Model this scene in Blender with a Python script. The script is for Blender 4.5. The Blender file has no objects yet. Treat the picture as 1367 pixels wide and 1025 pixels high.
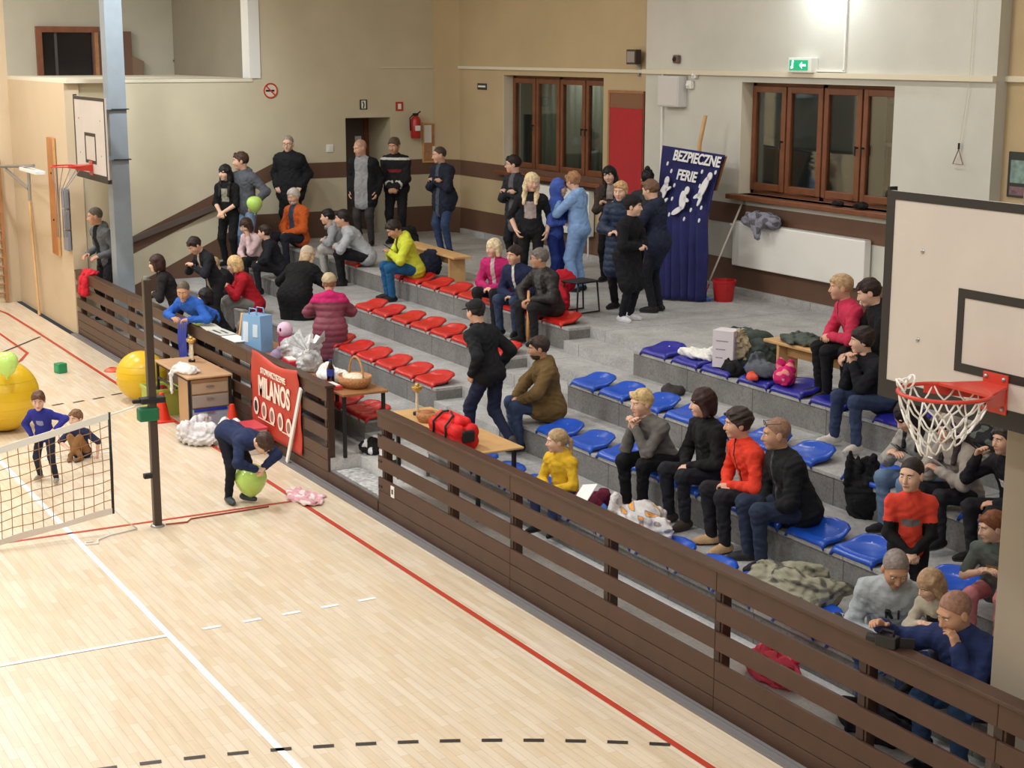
import bpy, bmesh, math, random
import numpy as np
from mathutils import Vector, Matrix, Euler
random.seed(7)
SC = bpy.context.scene
COL = SC.collection
PI = math.pi
# ---------------------------------------------------------------- camera
CAMH = 4.8
FPX, YAW, PITCH, ROLL = 2116.1085, math.radians(29.38412), math.radians(11.89527), math.radians(0.0867)
_F = np.array([-math.cos(YAW)*math.cos(PITCH), math.sin(YAW)*math.cos(PITCH), -math.sin(PITCH)])
_r = np.cross(_F, [0, 0, 1]); _r /= np.linalg.norm(_r); _u = np.cross(_r, _F)
_R = math.cos(ROLL)*_r + math.sin(ROLL)*_u
_U = -math.sin(ROLL)*_r + math.cos(ROLL)*_u
CAM = np.array([0, 0, CAMH])
cam = bpy.data.cameras.new('camera'); camo = bpy.data.objects.new('camera', cam); COL.objects.link(camo)
cam.lens = 36*FPX/1367; cam.sensor_width = 36; cam.clip_start = .1; cam.clip_end = 200
M3 = Matrix(((_R[0], _U[0], -_F[0]), (_R[1], _U[1], -_F[1]), (_R[2], _U[2], -_F[2])))
camo.matrix_world = Matrix.Translation((0, 0, CAMH)) @ M3.to_4x4()
SC.camera = camo
# sight lines of the photograph, for measuring where things stand in the hall
def ray(px, py): return _F + _R*(px-683.5)/FPX - _U*(py-512.5)/FPX
def az(px, py, z):
    d = ray(px, py); return CAM + d*((z-CAMH)/d[2])
def ay(px, py, y):
    d = ray(px, py); return CAM + d*(y/d[1])
def ax(px, py, x):
    d = ray(px, py); return CAM + d*(x/d[0])
SC.view_settings.view_transform = 'Standard'; SC.view_settings.look = 'None'
SC.view_settings.gamma = 1; SC.view_settings.exposure = 0.32; SC.view_settings.use_curve_mapping = False
# ---------------------------------------------------------------- levels of the stand
Z0, RISE = .30, .285
ZT = [Z0+RISE*i for i in range(5)]            # walkway, four treads (the last is the platform)
YR = {'red': [0, 7.31, 8.23, 9.15, 10.07], 'blue': [0, 7.33, 8.21, 9.08, 9.96]}
FY = 6.67                                     # face of the fence
XL, YB = -26.9, 13.7                          # wall at the end of the stand, wall at the back
# ---------------------------------------------------------------- materials
MATS = {}
def srgb(c):
    return [((v/12.92) if v <= .04045 else ((v+.055)/1.055)**2.4) for v in [x/255 for x in c]]
def mat(name, c, rough=.6, metal=0, noise=.0, nscale=8, bump=0, bscale=60, spec=.5, alpha=1, trans=0, emit=0, coat=0):
    if name in MATS: return MATS[name]
    m = bpy.data.materials.new(name); m.use_nodes = True; MATS[name] = m
    nt = m.node_tree; b = nt.nodes['Principled BSDF']; L = nt.links
    col = srgb(c)
    b.inputs['Base Color'].default_value = (*col, 1); b.inputs['Roughness'].default_value = rough
    b.inputs['Metallic'].default_value = metal; b.inputs['Specular IOR Level'].default_value = spec
    b.inputs['Coat Weight'].default_value = coat
    b.inputs['Alpha'].default_value = alpha; b.inputs['Transmission Weight'].default_value = trans
    if emit:
        b.inputs['Emission Color'].default_value = (*col, 1); b.inputs['Emission Strength'].default_value = emit
    if noise or bump:
        tc = nt.nodes.new('ShaderNodeTexCoord')
    if noise:
        n = nt.nodes.new('ShaderNodeTexNoise'); n.inputs['Scale'].default_value = nscale; n.inputs['Detail'].default_value = 5
        r = nt.nodes.new('ShaderNodeValToRGB')
        r.color_ramp.elements[0].position = .3; r.color_ramp.elements[1].position = .7
        r.color_ramp.elements[0].color = (*[v*(1-noise) for v in col], 1); r.color_ramp.elements[1].color = (*[min(1, v*(1+noise)) for v in col], 1)
        L.new(tc.outputs['Object'], n.inputs['Vector']); L.new(n.outputs['Fac'], r.inputs['Fac']); L.new(r.outputs['Color'], b.inputs['Base Color'])
    if bump:
        n2 = nt.nodes.new('ShaderNodeTexNoise'); n2.inputs['Scale'].default_value = bscale; n2.inputs['Detail'].default_value = 3
        bp = nt.nodes.new('ShaderNodeBump'); bp.inputs['Strength'].default_value = bump; bp.inputs['Distance'].default_value = .01
        L.new(tc.outputs['Object'], n2.inputs['Vector']); L.new(n2.outputs['Fac'], bp.inputs['Height']); L.new(bp.outputs['Normal'], b.inputs['Normal'])
    return m
def fab(c, rough=.85, noise=.12): return mat('fabric_%d_%d_%d_%d' % (*c, int(rough*100)), c, rough, noise=noise, nscale=14, bump=.35, bscale=45, spec=.25)
def plas(c, rough=.35): return mat('plastic_%d_%d_%d' % tuple(c), c, rough)
# ---------------------------------------------------------------- mesh builder
class MB:
    def __init__(s): s.v, s.f, s.m = [], [], []
    def add(s, V, F, mi=0):
        o = len(s.v); s.v += [tuple(map(float, p)) for p in V]; s.f += [tuple(i+o for i in q) for q in F]; s.m += [mi]*len(F); return s
    def box(s, lo, hi, mi=0, R=None, c=(0, 0, 0)):
        x0, y0, z0 = lo; x1, y1, z1 = hi
        V = [(x0, y0, z0), (x1, y0, z0), (x1, y1, z0), (x0, y1, z0), (x0, y0, z1), (x1, y0, z1), (x1, y1, z1), (x0, y1, z1)]
        if R is not None: V = [R @ Vector(p) + Vector(c) for p in V]
        return s.add(V, [(0, 3, 2, 1), (4, 5, 6, 7), (0, 1, 5, 4), (1, 2, 6, 5), (2, 3, 7, 6), (3, 0, 4, 7)], mi)
    def tube(s, pts, r, n=8, mi=0, closed=False, cap=True):
        pts = [Vector(p) for p in pts]; N = len(pts); rr = r if hasattr(r, '__len__') else [r]*N
        V, F = [], []; pn = None
        for i, p in enumerate(pts):
            a = pts[(i-1) % N] if closed or i else pts[0]; b = pts[(i+1) % N] if closed or i < N-1 else pts[-1]
            t = (b-a).normalized()
            if pn is None:
                pn = t.orthogonal().normalized()
            else:
                pn = (pn - t*pn.dot(t)).normalized() if (pn-t*pn.dot(t)).length > 1e-6 else t.orthogonal().normalized()
            q = t.cross(pn)
            for k in range(n):
                a_ = 2*PI*k/n; V.append(p + (pn*math.cos(a_)+q*math.sin(a_))*rr[i])
        for i in range(N if closed else N-1):
            j = (i+1) % N
            for k in range(n): F.append((i*n+k, i*n+(k+1) % n, j*n+(k+1) % n, j*n+k))
        if cap and not closed: F += [tuple(range(n))[::-1], tuple((N-1)*n+k for k in range(n))]
        return s.add(V, F, mi)
    def lathe(s, prof, n=24, mi=0, c=(0, 0, 0), R=None, sx=1, sy=1):
        V, F = [], []
        for (r, z) in prof:
            for k in range(n):
                a_ = 2*PI*k/n; p = Vector((r*sx*math.cos(a_), r*sy*math.sin(a_), z))
                if R is not None: p = R @ p
                V.append(p + Vector(c))
        for i in range(len(prof)-1):
            for k in range(n): F.append((i*n+k, i*n+(k+1) % n, (i+1)*n+(k+1) % n, (i+1)*n+k))
        if prof[0][0] > 1e-6: F.append(tuple(range(n))[::-1])
        if prof[-1][0] > 1e-6: F.append(tuple((len(prof)-1)*n+k for k in range(n)))
        return s.add(V, F, mi)
    def ball(s, c, r, n=20, mi=0, R=None):
        r = r if hasattr(r, '__len__') else (r, r, r); m = n//2
        V, F = [], []
        for i in range(m+1):
            t = PI*i/m
            for k in range(n):
                a_ = 2*PI*k/n; p = Vector((r[0]*math.sin(t)*math.cos(a_), r[1]*math.sin(t)*math.sin(a_), r[2]*math.cos(t)))
                if R is not None: p = R @ p
                V.append(p+Vector(c))
        for i in range(m):
            for k in range(n): F.append((i*n+k, (i+1)*n+k, (i+1)*n+(k+1) % n, i*n+(k+1) % n))
        return s.add(V, F, mi)
    def grid(s, P, mi=0, closeu=False):
        nu, nv = len(P), len(P[0]); V = [p for row in P for p in row]; F = []
        for i in range(nu if closeu else nu-1):
            for j in range(nv-1):
                i2 = (i+1) % nu; F.append((i*nv+j, i2*nv+j, i2*nv+j+1, i*nv+j+1))
        return s.add(V, F, mi)
    def prism(s, poly, d, mi=0):                 # polygon of 3d points extruded by vector d
        n = len(poly); P = [Vector(p) for p in poly]; D = Vector(d)
        return s.add(P+[p+D for p in P], [tuple(range(n))[::-1], tuple(range(n, 2*n))]+[(i, (i+1) % n, n+(i+1) % n, n+i) for i in range(n)], mi)
    def build(s, name, mats, parent=None, loc=None, rz=0, smooth=False, bevel=0, sub=0, solid=0, angle=None, rot=None):
        me = bpy.data.meshes.new(name); me.from_pydata(s.v, [], s.f)
        for m in (mats if isinstance(mats, (list, tuple)) else [mats]): me.materials.append(m)
        me.polygons.foreach_set('material_index', s.m)
        bm = bmesh.new(); bm.from_mesh(me); bmesh.ops.remove_doubles(bm, verts=bm.verts, dist=1e-5); bmesh.ops.recalc_face_normals(bm, faces=bm.faces)
        bm.to_mesh(me); bm.free()
        if smooth:
            me.polygons.foreach_set('use_smooth', [True]*len(me.polygons))
        o = bpy.data.objects.new(name, me); COL.objects.link(o)
        if loc is not None: o.location = loc
        if rot is not None: o.rotation_euler = rot
        elif rz: o.rotation_euler = (0, 0, rz)
        if parent is not None: o.parent = parent
        if solid:
            md = o.modifiers.new('s', 'SOLIDIFY'); md.thickness = solid; md.offset = 0
        if bevel:
            md = o.modifiers.new('b', 'BEVEL'); md.width = bevel; md.segments = 2; md.limit_method = 'ANGLE'; md.angle_limit = math.radians(40)
        if sub:
            md = o.modifiers.new('u', 'SUBSURF'); md.levels = sub; md.render_levels = sub
        if smooth and angle:
            me.set_sharp_from_angle(angle=math.radians(angle))
        return o
def tag(o, label, cat, group=None, kind=None):
    if label: o['label'] = label
    if cat: o['category'] = cat
    if group: o['group'] = group
    if kind: o['kind'] = kind
    return o
def thing(name, label, cat, loc=(0, 0, 0), rz=0, group=None, rot=None):
    o = bpy.data.objects.new(name, None); COL.objects.link(o); o.location = loc; o.empty_display_size = .1
    o.rotation_euler = rot if rot is not None else (0, 0, rz)
    return tag(o, label, cat, group)
def struct(o): o['kind'] = 'structure'; return o
def bx(name, lo, hi, m, parent=None, bevel=0, kind=None):
    o = MB().box(lo, hi).build(name, m, parent, bevel=bevel)
    if kind: o['kind'] = kind
    return o
def text_obj(name, body, size, m, parent, loc, rot, depth=.003, sx=1, font_bold=0, align='CENTER'):
    cu = bpy.data.curves.new(name, 'FONT'); cu.body = body; cu.size = size; cu.extrude = depth; cu.align_x = align; cu.align_y = 'CENTER'
    cu.offset = font_bold
    t = bpy.data.objects.new(name+'_tmp', cu); COL.objects.link(t)
    bpy.context.view_layer.update()
    me = bpy.data.meshes.new_from_object(t.evaluated_get(bpy.context.evaluated_depsgraph_get()))
    bpy.data.objects.remove(t)
    me.materials.clear(); me.materials.append(m)
    o = bpy.data.objects.new(name, me); COL.objects.link(o); o.parent = parent; o.location = loc; o.rotation_euler = rot; o.scale = (sx, 1, 1)
    return o
def dup(root, loc=None, rz=None, label=None, group=None, hide=()):
    r = root.copy(); COL.objects.link(r)
    if loc is not None: r.location = loc
    if rz is not None: r.rotation_euler = (0, 0, rz)
    if label: r['label'] = label
    if group: r['group'] = group
    for ch in list(root.children):
        c = ch.copy(); COL.objects.link(c); c.parent = r
        for g in list(ch.children):
            d = g.copy(); COL.objects.link(d); d.parent = c
    return r
def area(name, loc, size, sy, e, col=(.985, .99, 1), rot=(0, 0, 0)):
    l = bpy.data.lights.new(name, 'AREA'); l.shape = 'RECTANGLE'; l.size = size; l.size_y = sy; l.energy = e; l.color = col
    o = bpy.data.objects.new(name, l); COL.objects.link(o); o.location = loc; o.rotation_euler = rot; return o
# ================================================================ SETTING
def wood_floor_mat():
    m = bpy.data.materials.new('court_parquet'); m.use_nodes = True; nt = m.node_tree; L = nt.links; b = nt.nodes['Principled BSDF']
    tc = nt.nodes.new('ShaderNodeTexCoord')
    br = nt.nodes.new('ShaderNodeTexBrick'); br.offset = .37; br.squash = 1
    br.inputs['Scale'].default_value = 1; br.inputs['Brick Width'].default_value = .48; br.inputs['Row Height'].default_value = .068
    br.inputs['Mortar Size'].default_value = .0012; br.inputs['Bias'].default_value = 0
    br.inputs['Color1'].default_value = (*srgb((228, 215, 194)), 1); br.inputs['Color2'].default_value = (*srgb((220, 201, 172)), 1)
    br.inputs['Mortar'].default_value = (*srgb((186, 156, 118)), 1)
    L.new(tc.outputs['Object'], br.inputs['Vector'])
    mp = nt.nodes.new('ShaderNodeMapping'); mp.inputs['Scale'].default_value = (1.5, 14, 1); L.new(tc.outputs['Object'], mp.inputs['Vector'])
    n = nt.nodes.new('ShaderNodeTexNoise'); n.inputs['Scale'].default_value = 1.2; n.inputs['Detail'].default_value = 6; L.new(mp.outputs['Vector'], n.inputs['Vector'])
    mx = nt.nodes.new('ShaderNodeMix'); mx.data_type = 'RGBA'; mx.blend_type = 'MULTIPLY'; mx.inputs['Factor'].default_value = .3
    r = nt.nodes.new('ShaderNodeValToRGB'); r.color_ramp.elements[0].position = .3; r.color_ramp.elements[0].color = (.66, .60, .54, 1); r.color_ramp.elements[1].position = .6
    L.new(n.outputs['Fac'], r.inputs['Fac']); L.new(br.outputs['Color'], mx.inputs['A']); L.new(r.outputs['Color'], mx.inputs['B'])
    L.new(mx.outputs['Result'], b.inputs['Base Color']); b.inputs['Roughness'].default_value = .33; b.inputs['Specular IOR Level'].default_value = .35
    return m
def concrete_mat(name, c, joints=0, rough=.8):
    m = bpy.data.materials.new(name); m.use_nodes = True; nt = m.node_tree; L = nt.links; b = nt.nodes['Principled BSDF']
    tc = nt.nodes.new('ShaderNodeTexCoord'); col = srgb(c)
    n = nt.nodes.new('ShaderNodeTexNoise'); n.inputs['Scale'].default_value = 3; n.inputs['Detail'].default_value = 8; n.inputs['Roughness'].default_value = .65
    r = nt.nodes.new('ShaderNodeValToRGB'); r.color_ramp.elements[0].position = .3; r.color_ramp.elements[1].position = .72
    r.color_ramp.elements[0].color = (*[v*.74 for v in col], 1); r.color_ramp.elements[1].color = (*[v*1.12 for v in col], 1)
    L.new(tc.outputs['Object'], n.inputs['Vector']); L.new(n.outputs['Fac'], r.inputs['Fac'])
    v = nt.nodes.new('ShaderNodeTexVoronoi'); v.inputs['Scale'].default_value = 55; L.new(tc.outputs['Object'], v.inputs['Vector'])
    mx = nt.nodes.new('ShaderNodeMix'); mx.data_type = 'RGBA'; mx.blend_type = 'OVERLAY'; mx.inputs['Factor'].default_value = .22
    L.new(r.outputs['Color'], mx.inputs['A']); L.new(v.outputs['Color'], mx.inputs['B'])
    hs = nt.nodes.new('ShaderNodeHueSaturation'); hs.inputs['Saturation'].default_value = .3; L.new(mx.outputs['Result'], hs.inputs['Color'])
    out = hs.outputs['Color']
    if joints:
        sp = nt.nodes.new('ShaderNodeSeparateXYZ'); L.new(tc.outputs['Object'], sp.inputs['Vector'])
        md = nt.nodes.new('ShaderNodeMath'); md.operation = 'PINGPONG'; md.inputs[1].default_value = joints/2; L.new(sp.outputs['X'], md.inputs[0])
        lt = nt.nodes.new('ShaderNodeMath'); lt.operation = 'LESS_THAN'; lt.inputs[1].default_value = .006; L.new(md.outputs[0], lt.inputs[0])
        m2 = nt.nodes.new('ShaderNodeMix'); m2.data_type = 'RGBA'; L.new(lt.outputs[0], m2.inputs['Factor']); L.new(out, m2.inputs['A'])
        m2.inputs['B'].default_value = (*[v*.45 for v in col], 1); out = m2.outputs['Result']
    L.new(out, b.inputs['Base Color']); b.inputs['Roughness'].default_value = rough; b.inputs['Specular IOR Level'].default_value = .3
    return m
M_floor = wood_floor_mat()
M_conc = concrete_mat('stand_terrazzo_riser', (126, 124, 118), joints=1.15)
M_tread = concrete_mat('stand_terrazzo_tread', (170, 172, 172), joints=2.3, rough=.6)
M_terr = concrete_mat('walkway_terrazzo', (205, 205, 202), rough=.5)
M_wall = mat('wall_cream_paint', (204, 194, 168), .75, noise=.05, nscale=1.5, bump=.05, bscale=120, spec=.25)
M_wallb = mat('wall_tan_shaded', (190, 170, 135), .75, noise=.05, nscale=1.5, bump=.05, bscale=120, spec=.25)  # back wall away from the lamp, its shade mixed into the colour
M_wallr = mat('wall_right_lit', (205, 205, 197), .75, noise=.05, nscale=1.5, bump=.05, bscale=120, spec=.25)  # back wall near the lamp, its brighter light mixed into the colour
M_brown = mat('wall_brown_oil_paint', (104, 76, 60), .5, noise=.06, nscale=3)
M_panel = mat('wall_panel_sand', (206, 186, 156), .6, noise=.04, nscale=1)
M_rev = mat('reveal_white', (222, 214, 192), .7)
M_white = mat('white_paint', (235, 235, 230), .45)
M_line_w = mat('court_line_white', (250, 250, 250), .4)
M_line_r = mat('court_line_red', (190, 62, 40), .4)
M_line_k = mat('court_line_black', (45, 42, 40), .4)
M_fence = mat('fence_brown_stain', (75, 52, 40), .42, noise=.12, nscale=4, spec=.4)
M_fence_d = mat('fence_dark_edge', (50, 34, 28), .5)
M_winwood = mat('window_brown_wood', (120, 72, 46), .45, noise=.15, nscale=6)
M_dark = mat('black_rubber', (28, 28, 30), .6)
M_steel = mat('steel_grey_paint', (142, 152, 160), .45, noise=.05, nscale=5)
M_metal = mat('galvanised_metal', (165, 168, 170), .35, metal=.8)
M_woodl = mat('light_pine', (206, 165, 112), .45, noise=.12, nscale=5)
M_woodm = mat('varnished_wood', (160, 112, 72), .4, noise=.15, nscale=6)

# court
fl = struct(MB().box((-31.3, -9, -.1), (8, 6.56, 0)).build('floor', M_floor))
def line(name, pts, w, m, z=.0035):
    mb = MB()
    for i in range(len(pts)-1):
        a = Vector((*pts[i], 0)); b = Vector((*pts[i+1], 0)); d = (b-a).normalized(); n = Vector((-d.y, d.x, 0))*w/2
        e = d*(w/2 if 0 < i else 0)
        P = [a-e-n, b+d*0-n, b+n, a-e+n]
        mb.add([(p.x, p.y, z) for p in P], [(0, 1, 2, 3)])
    o = mb.build(name, m, fl); o['kind'] = 'structure'; return o
line('sideline', [(-31, 3.66), (8, 3.66)], .055, M_line_w)
line('attack_line', [(-12.345, -9), (-12.345, 3.66)], .05, M_line_w, .0045)
for i in range(5):
    y = 3.95 + i*.36
    line('attack_line_dash', [(-12.35, y), (-12.35, y+.165)], .05, M_line_w)
for i in range(2):
    y = 4.12+i*.62
    line('attack_line_dash', [(-18.75, y), (-18.75, y+.2)], .05, M_line_w)
line('centre_line', [(-15.62, -9), (-15.62, 6.13)], .05, M_line_r)
line('red_sideline', [(-30.6, 6.0), (-29.9, 6.09), (-28, 6.11), (8, 6.14)], .055, M_line_r, .0045)
line('key_line', [(-31, 5.5), (-25.75, 5.52)], .05, M_line_r)
line('key_line', [(-25.78, 5.53), (-25.15, 5.28), (-24.36, 4.8), (-23.9, 4.2)], .05, M_line_r, .0045)
line('key_line', [(-27.15, 6.05), (-25.9, 5.1), (-25.4, 4.6)], .045, M_line_k, .0055)
cxy, cr = (-1.629, .9415), 8.62
th0 = math.atan2(2.52-cxy[1], -10.12-cxy[0])
for i in range(-3, 14):
    th = th0 - i*.0343*1.0
    # dash centres measured along the arc
    th = th0 - i*.0345
    d = .0085
    line('arc_dash', [(cxy[0]+cr*math.cos(th+d), cxy[1]+cr*math.sin(th+d)), (cxy[0]+cr*math.cos(th-d), cxy[1]+cr*math.sin(th-d))], .05, M_line_k)
for i in range(5):
    y = 4.93+i*.30; x = -21.66-.02*i-.012*i*i*2
    line('arc_dash', [(x, y), (x-.06, y+.17)], .05, M_line_k)
# edge strip along the fence
struct(MB().box((-27.1, 6.56, -.02), (3, 6.70, .025)).box((-27.1, 6.62, 0), (3, 6.64, .035)).build('trim_court_edge', mat('edge_strip_grey', (120, 118, 120), .5)))

# stand: walkway, terraces, aisle steps
AX0, AX1 = -14.15, -12.55
st = bpy.data.objects.new('floor_stand', None); COL.objects.link(st); st['kind'] = 'structure'
def slab(name, lo, hi, m, par=st):
    o = MB().box(lo, hi).build(name, m, par); o['kind'] = 'structure'; return o
slab('walkway', (-28.5, 6.70, .0), (-16.05, 7.9, Z0), M_terr)
slab('walkway', (-14.72, 6.70, .0), (2, 7.9, Z0), M_terr)
slab('walkway', (-16.05, 7.05, .0), (-14.72, 7.9, Z0), M_terr)
slab('landing', (-16.05, 6.70, -.02), (-14.72, 7.05, .165), M_conc)
def terrace(key, x0, x1, k):
    y = YR[key][k]; y1 = YR[key][k+1]+.25 if k < 4 else YB+.1
    slab('terrace', (x0, y, 0), (x1, y1, ZT[k]-.03), M_conc)
    slab('tread', (x0, y-.012, ZT[k]-.03), (x1, y1, ZT[k]), M_tread)
RX1, BX0 = -16.45, -14.85
for k in (1, 2, 3, 4):
    terrace('red', XL-.2, RX1, k); terrace('blue', BX0, 2, k)
    yk = (YR['red'][k]+YR['blue'][k])/2; yn = (YR['red'][k+1]+.4) if k < 4 else YB+.1
    slab('aisle_step', (RX1, yk-.02, 0), (BX0, yk+.5, ZT[k]-RISE/2), M_tread)
    slab('aisle_step', (RX1, yk+.36, 0), (BX0, yn, ZT[k]), M_tread)
# walls -----------------------------------------------------------
WALLT = 7.6
def wallpoly(name, P, d, m): return struct(MB().prism(P, d).build(name, m))
# back wall, left half (shade put in the tan) and right half (lamplight put in the paler tone), window openings cut as separate pieces
def niche(l, r, t, b, y): return float(ay(l, t, y)[0]), float(ay(r, t, y)[0]), float(ay((l+r)/2, b, y)[2]), float(ay((l+r)/2, t, y)[2])
W1 = niche(672, 806, 102, 236, YB+.05)       # x0,x1,z0,z1 of the window niches
W2 = niche(990, 1195, 112.5, 272, YB-.05)
XS = float(ay(863, 60, YB-.05)[0])            # where the right half of the wall steps forward
XR = float(ay(1332, 80, YB-.05)[0])                                   # right end of the proud part
def wall_holes(name, x0, x1, z0, z1, y, hole, m, t=.35):
    hx0, hx1, hz0, hz1 = hole; mb = MB()
    xs, zs = [x0, hx0, hx1, x1], [z0, hz0, hz1, z1]
    for i in range(3):
        for j in range(3):
            if i == 1 and j == 1: continue
            mb.box((xs[i], y, zs[j]), (xs[i+1], y+t, zs[j+1]))
    return struct(mb.build(name, m))
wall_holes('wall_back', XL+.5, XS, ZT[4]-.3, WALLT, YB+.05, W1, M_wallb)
wall_holes('wall_back_right', XS, XR, ZT[4]-.3, WALLT, YB-.05, W2, M_wallr)
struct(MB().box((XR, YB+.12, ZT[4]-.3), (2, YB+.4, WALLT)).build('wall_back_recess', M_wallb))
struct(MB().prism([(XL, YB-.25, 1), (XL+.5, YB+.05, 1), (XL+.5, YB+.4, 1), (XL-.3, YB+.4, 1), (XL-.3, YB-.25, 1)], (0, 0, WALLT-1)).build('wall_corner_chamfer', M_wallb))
# left wall with the doorway niche and the open gallery above
LZ = 4.31                                     # parapet height
GY1 = float(ax(335, 105, XL)[1])
DY0, DY1, DZ = float(ax(461, 157, XL)[1]), float(ax(521, 157, XL)[1]), float(ax(490, 157, XL)[2])
mb = MB()
YJ = float(ax(149, 200, XL)[1])               # the jog of the wall hides behind the grey column
mb.box((XL-.3, YJ, 0), (XL, DY0, LZ)).box((XL-.3, DY0, DZ), (XL, DY1, LZ)).box((XL-.3, DY1, 0), (XL, YB-.25, LZ))
mb.box((XL-.3, GY1, LZ), (XL, YB-.25, WALLT))
struct(mb.build('wall_left', M_wall))
struct(MB().box((-27.3, 6.75, 0), (-27.12, YJ+.15, LZ)).box((-27.3, YJ, 0), (XL-.3, YJ+.15, LZ)).build('wall_left_nook', M_wall))
struct(MB().box((XL-1.15, DY0-.5, 1.2), (XL-1.05, DY1+.6, DZ+.3)).box((XL-1.1, DY0-.12, 1.2), (XL-.3, DY0, DZ)).box((XL-1.1, DY1, 1.2), (XL-.3, DY1+.12, DZ)).box((XL-1.1, DY0, DZ), (XL-.3, DY1, DZ+.1)).build('wall_niche', M_wall))
d1 = struct(MB().box((XL-1.05, DY0+.2, ZT[4]), (XL-1.0, DY1-.02, DZ-.02)).build('door_1', mat('door_grey_brown', (98, 84, 78), .5), bevel=.01))
d1f = MB().box((XL-1.06, DY1-.1, ZT[4]), (XL-.97, DY1, DZ)).box((XL-1.06, DY0+.12, ZT[4]), (XL-.97, DY0+.2, DZ)).build('door_frame', M_winwood, d1)
MB().box((XL-.998, DY0+.62, 2.75), (XL-.995, DY0+.75, 3.2)).build('door_notice', M_white, d1)
MB().box((XL-1, DY0+.3, 2.45), (XL-.96, DY0+.42, 2.48)).build('door_handle', M_metal, d1)
# gallery behind the parapet
gal = struct(MB().box((-31.5, 6.66, LZ-.06), (XL+.02, GY1+.02, LZ)).build('floor_gallery', M_rev))
struct(MB().box((-31.55, -9, 0), (-31.3, 6.66, WALLT)).build('wall_far_end', M_panel))
GX = -31.3
struct(MB().box((GX-.25, 6.66, LZ), (GX, GY1+2.5, WALLT)).build('wall_gallery', mat('gallery_grey_dim', (176, 171, 155), .8, noise=.04, nscale=2)))  # dim gallery light is put into this greyer colour
struct(MB().box((GX, GY1+.02, LZ), (XL-.3, GY1+.3, WALLT)).build('wall_gallery_side', mat('gallery_olive_shade', (136, 129, 112), .8, noise=.04, nscale=2)))  # darker colour stands for the light falling off inside the gallery
struct(MB().box((-31.3, 6.66, 0), (-27.05, 6.9, LZ-.06)).build('wall_panel_left', M_panel))
wl = struct(MB().box((XL-.33, GY1-.03, LZ), (XL+.03, GY1+.17, WALLT)).build('trim_1', M_white))
# gallery window / hatch
gw = thing('hatch_window', 'dark open window in a brown frame up in the gallery', 'window'); gw['kind'] = 'structure'; gw.name = 'window_3'
def gp(px, py, off=.0): return ax(px, py, GX+off)
mbf = MB(); a, b_ = gp(46, 35), gp(130, 35)
y0, y1, z1 = a[1], gp(131, 38)[1], a[2]
yi0, yi1, zi1 = gp(54, 43)[1], gp(121, 43)[1], gp(54, 43)[2]
mbf.box((GX, y0, LZ), (GX+.1, yi0, z1)).box((GX, yi0, zi1), (GX+.1, y1, z1))
mbf.build('window_frame', M_winwood, gw)
MB().box((GX, yi0, LZ), (GX+.03, yi1, zi1)).build('dark_pane', mat('dark_glass', (22, 20, 24), .15), gw)
mm = MB(); ym = gp(72, 60)[1]; mm.box((GX+.03, ym, LZ), (GX+.05, ym+.05, zi1)); mm.build('mullion', mat('dull_grey_frame', (70, 66, 66), .5), gw)
ys1 = gp(173, 50)[1]; MB().box((GX, yi1, LZ), (GX+.12, ys1, gp(173, 42)[2])).build('shutter', M_brown, gw)
MB().box((GX+.12, yi1+.03, LZ), (GX+.15, yi1+.1, zi1)).build('shutter_edge', M_woodm, gw)
st2 = struct(MB().prism([(GX+.02, ys1, LZ), (GX+.02, gp(190, 100)[1], LZ), (GX+.02, gp(190, 82)[1], gp(190, 82)[2]), (GX+.02, ys1, gp(174, 74)[2])], (.1, 0, 0)).build('trim_2', mat('gallery_brown_panel', (120, 98, 78), .6)))
struct(MB().box((GX, gp(240, 80)[1], gp(240, 81)[2]-.02), (GX+.04, GY1, gp(240, 81)[2]+.02)).build('trim_3', M_brown))
# brown paint bands of the left wall follow the slope, then run level along the platform
def lw(px, py): q = ax(px, py, XL); return (XL, float(q[1]), float(q[2]))
zs0, zs1 = 2.52, 2.80
mb = MB()
bendT = lw(362, 221); A0 = lw(168, 320); A1 = lw(168, 344)
bend = (XL, bendT[1], zs1)
mb.prism([(XL, A0[1], A0[2]), bend, (XL, bend[1], zs0), (XL, A1[1], A1[2])][::-1], (.006, 0, 0))
mb.box((XL, bend[1], zs0), (XL+.006, DY0, zs1)).box((XL, DY1, zs0), (XL+.006, YB-.25, zs1))
struct(mb.build('trim_4', M_brown))
# hand rail along the slope
mb = MB(); q0, q1 = lw(168, 318), lw(300, 266)
mb.prism([(XL+.05, q0[1], q0[2]), (XL+.05, q1[1], q1[2]), (XL+.05, q1[1], q1[2]-.1), (XL+.05, q0[1], q0[2]-.1)], (.05, 0, 0))
hr = mb.build('hand_rail', mat('rail_grey_brown', (96, 84, 78), .4)); tag(hr, 'brown sloping hand rail on the end wall', 'hand rail')
mb = MB()
s0, s1, s2 = lw(172, 385), lw(282, 325), lw(330, 296)
zb = 1.92
mb.prism([(XL, s0[1], 0.3), (XL, s0[1], s0[2]), (XL, s2[1], s2[2]+.0), (XL, s2[1]+.1, zb), (XL, DY0, zb), (XL, DY0, 1.2), (XL, 9, .3)][::-1], (.005, 0, 0))
mb.box((XL, DY1, ZT[4]), (XL+.005, YB-.25, zb))
mb.add([(XL+.003, YB-.255, ZT[4]), (XL+.505, YB+.045, ZT[4]), (XL+.505, YB+.045, zb), (XL+.003, YB-.255, zb)], [(0, 1, 2, 3)])
mb.add([(XL+.003, YB-.255, zs0), (XL+.505, YB+.045, zs0), (XL+.505, YB+.045, zs1), (XL+.003, YB-.255, zs1)], [(0, 1, 2, 3)])
struct(mb.build('trim_5', M_brown))
mb = MB()
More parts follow.
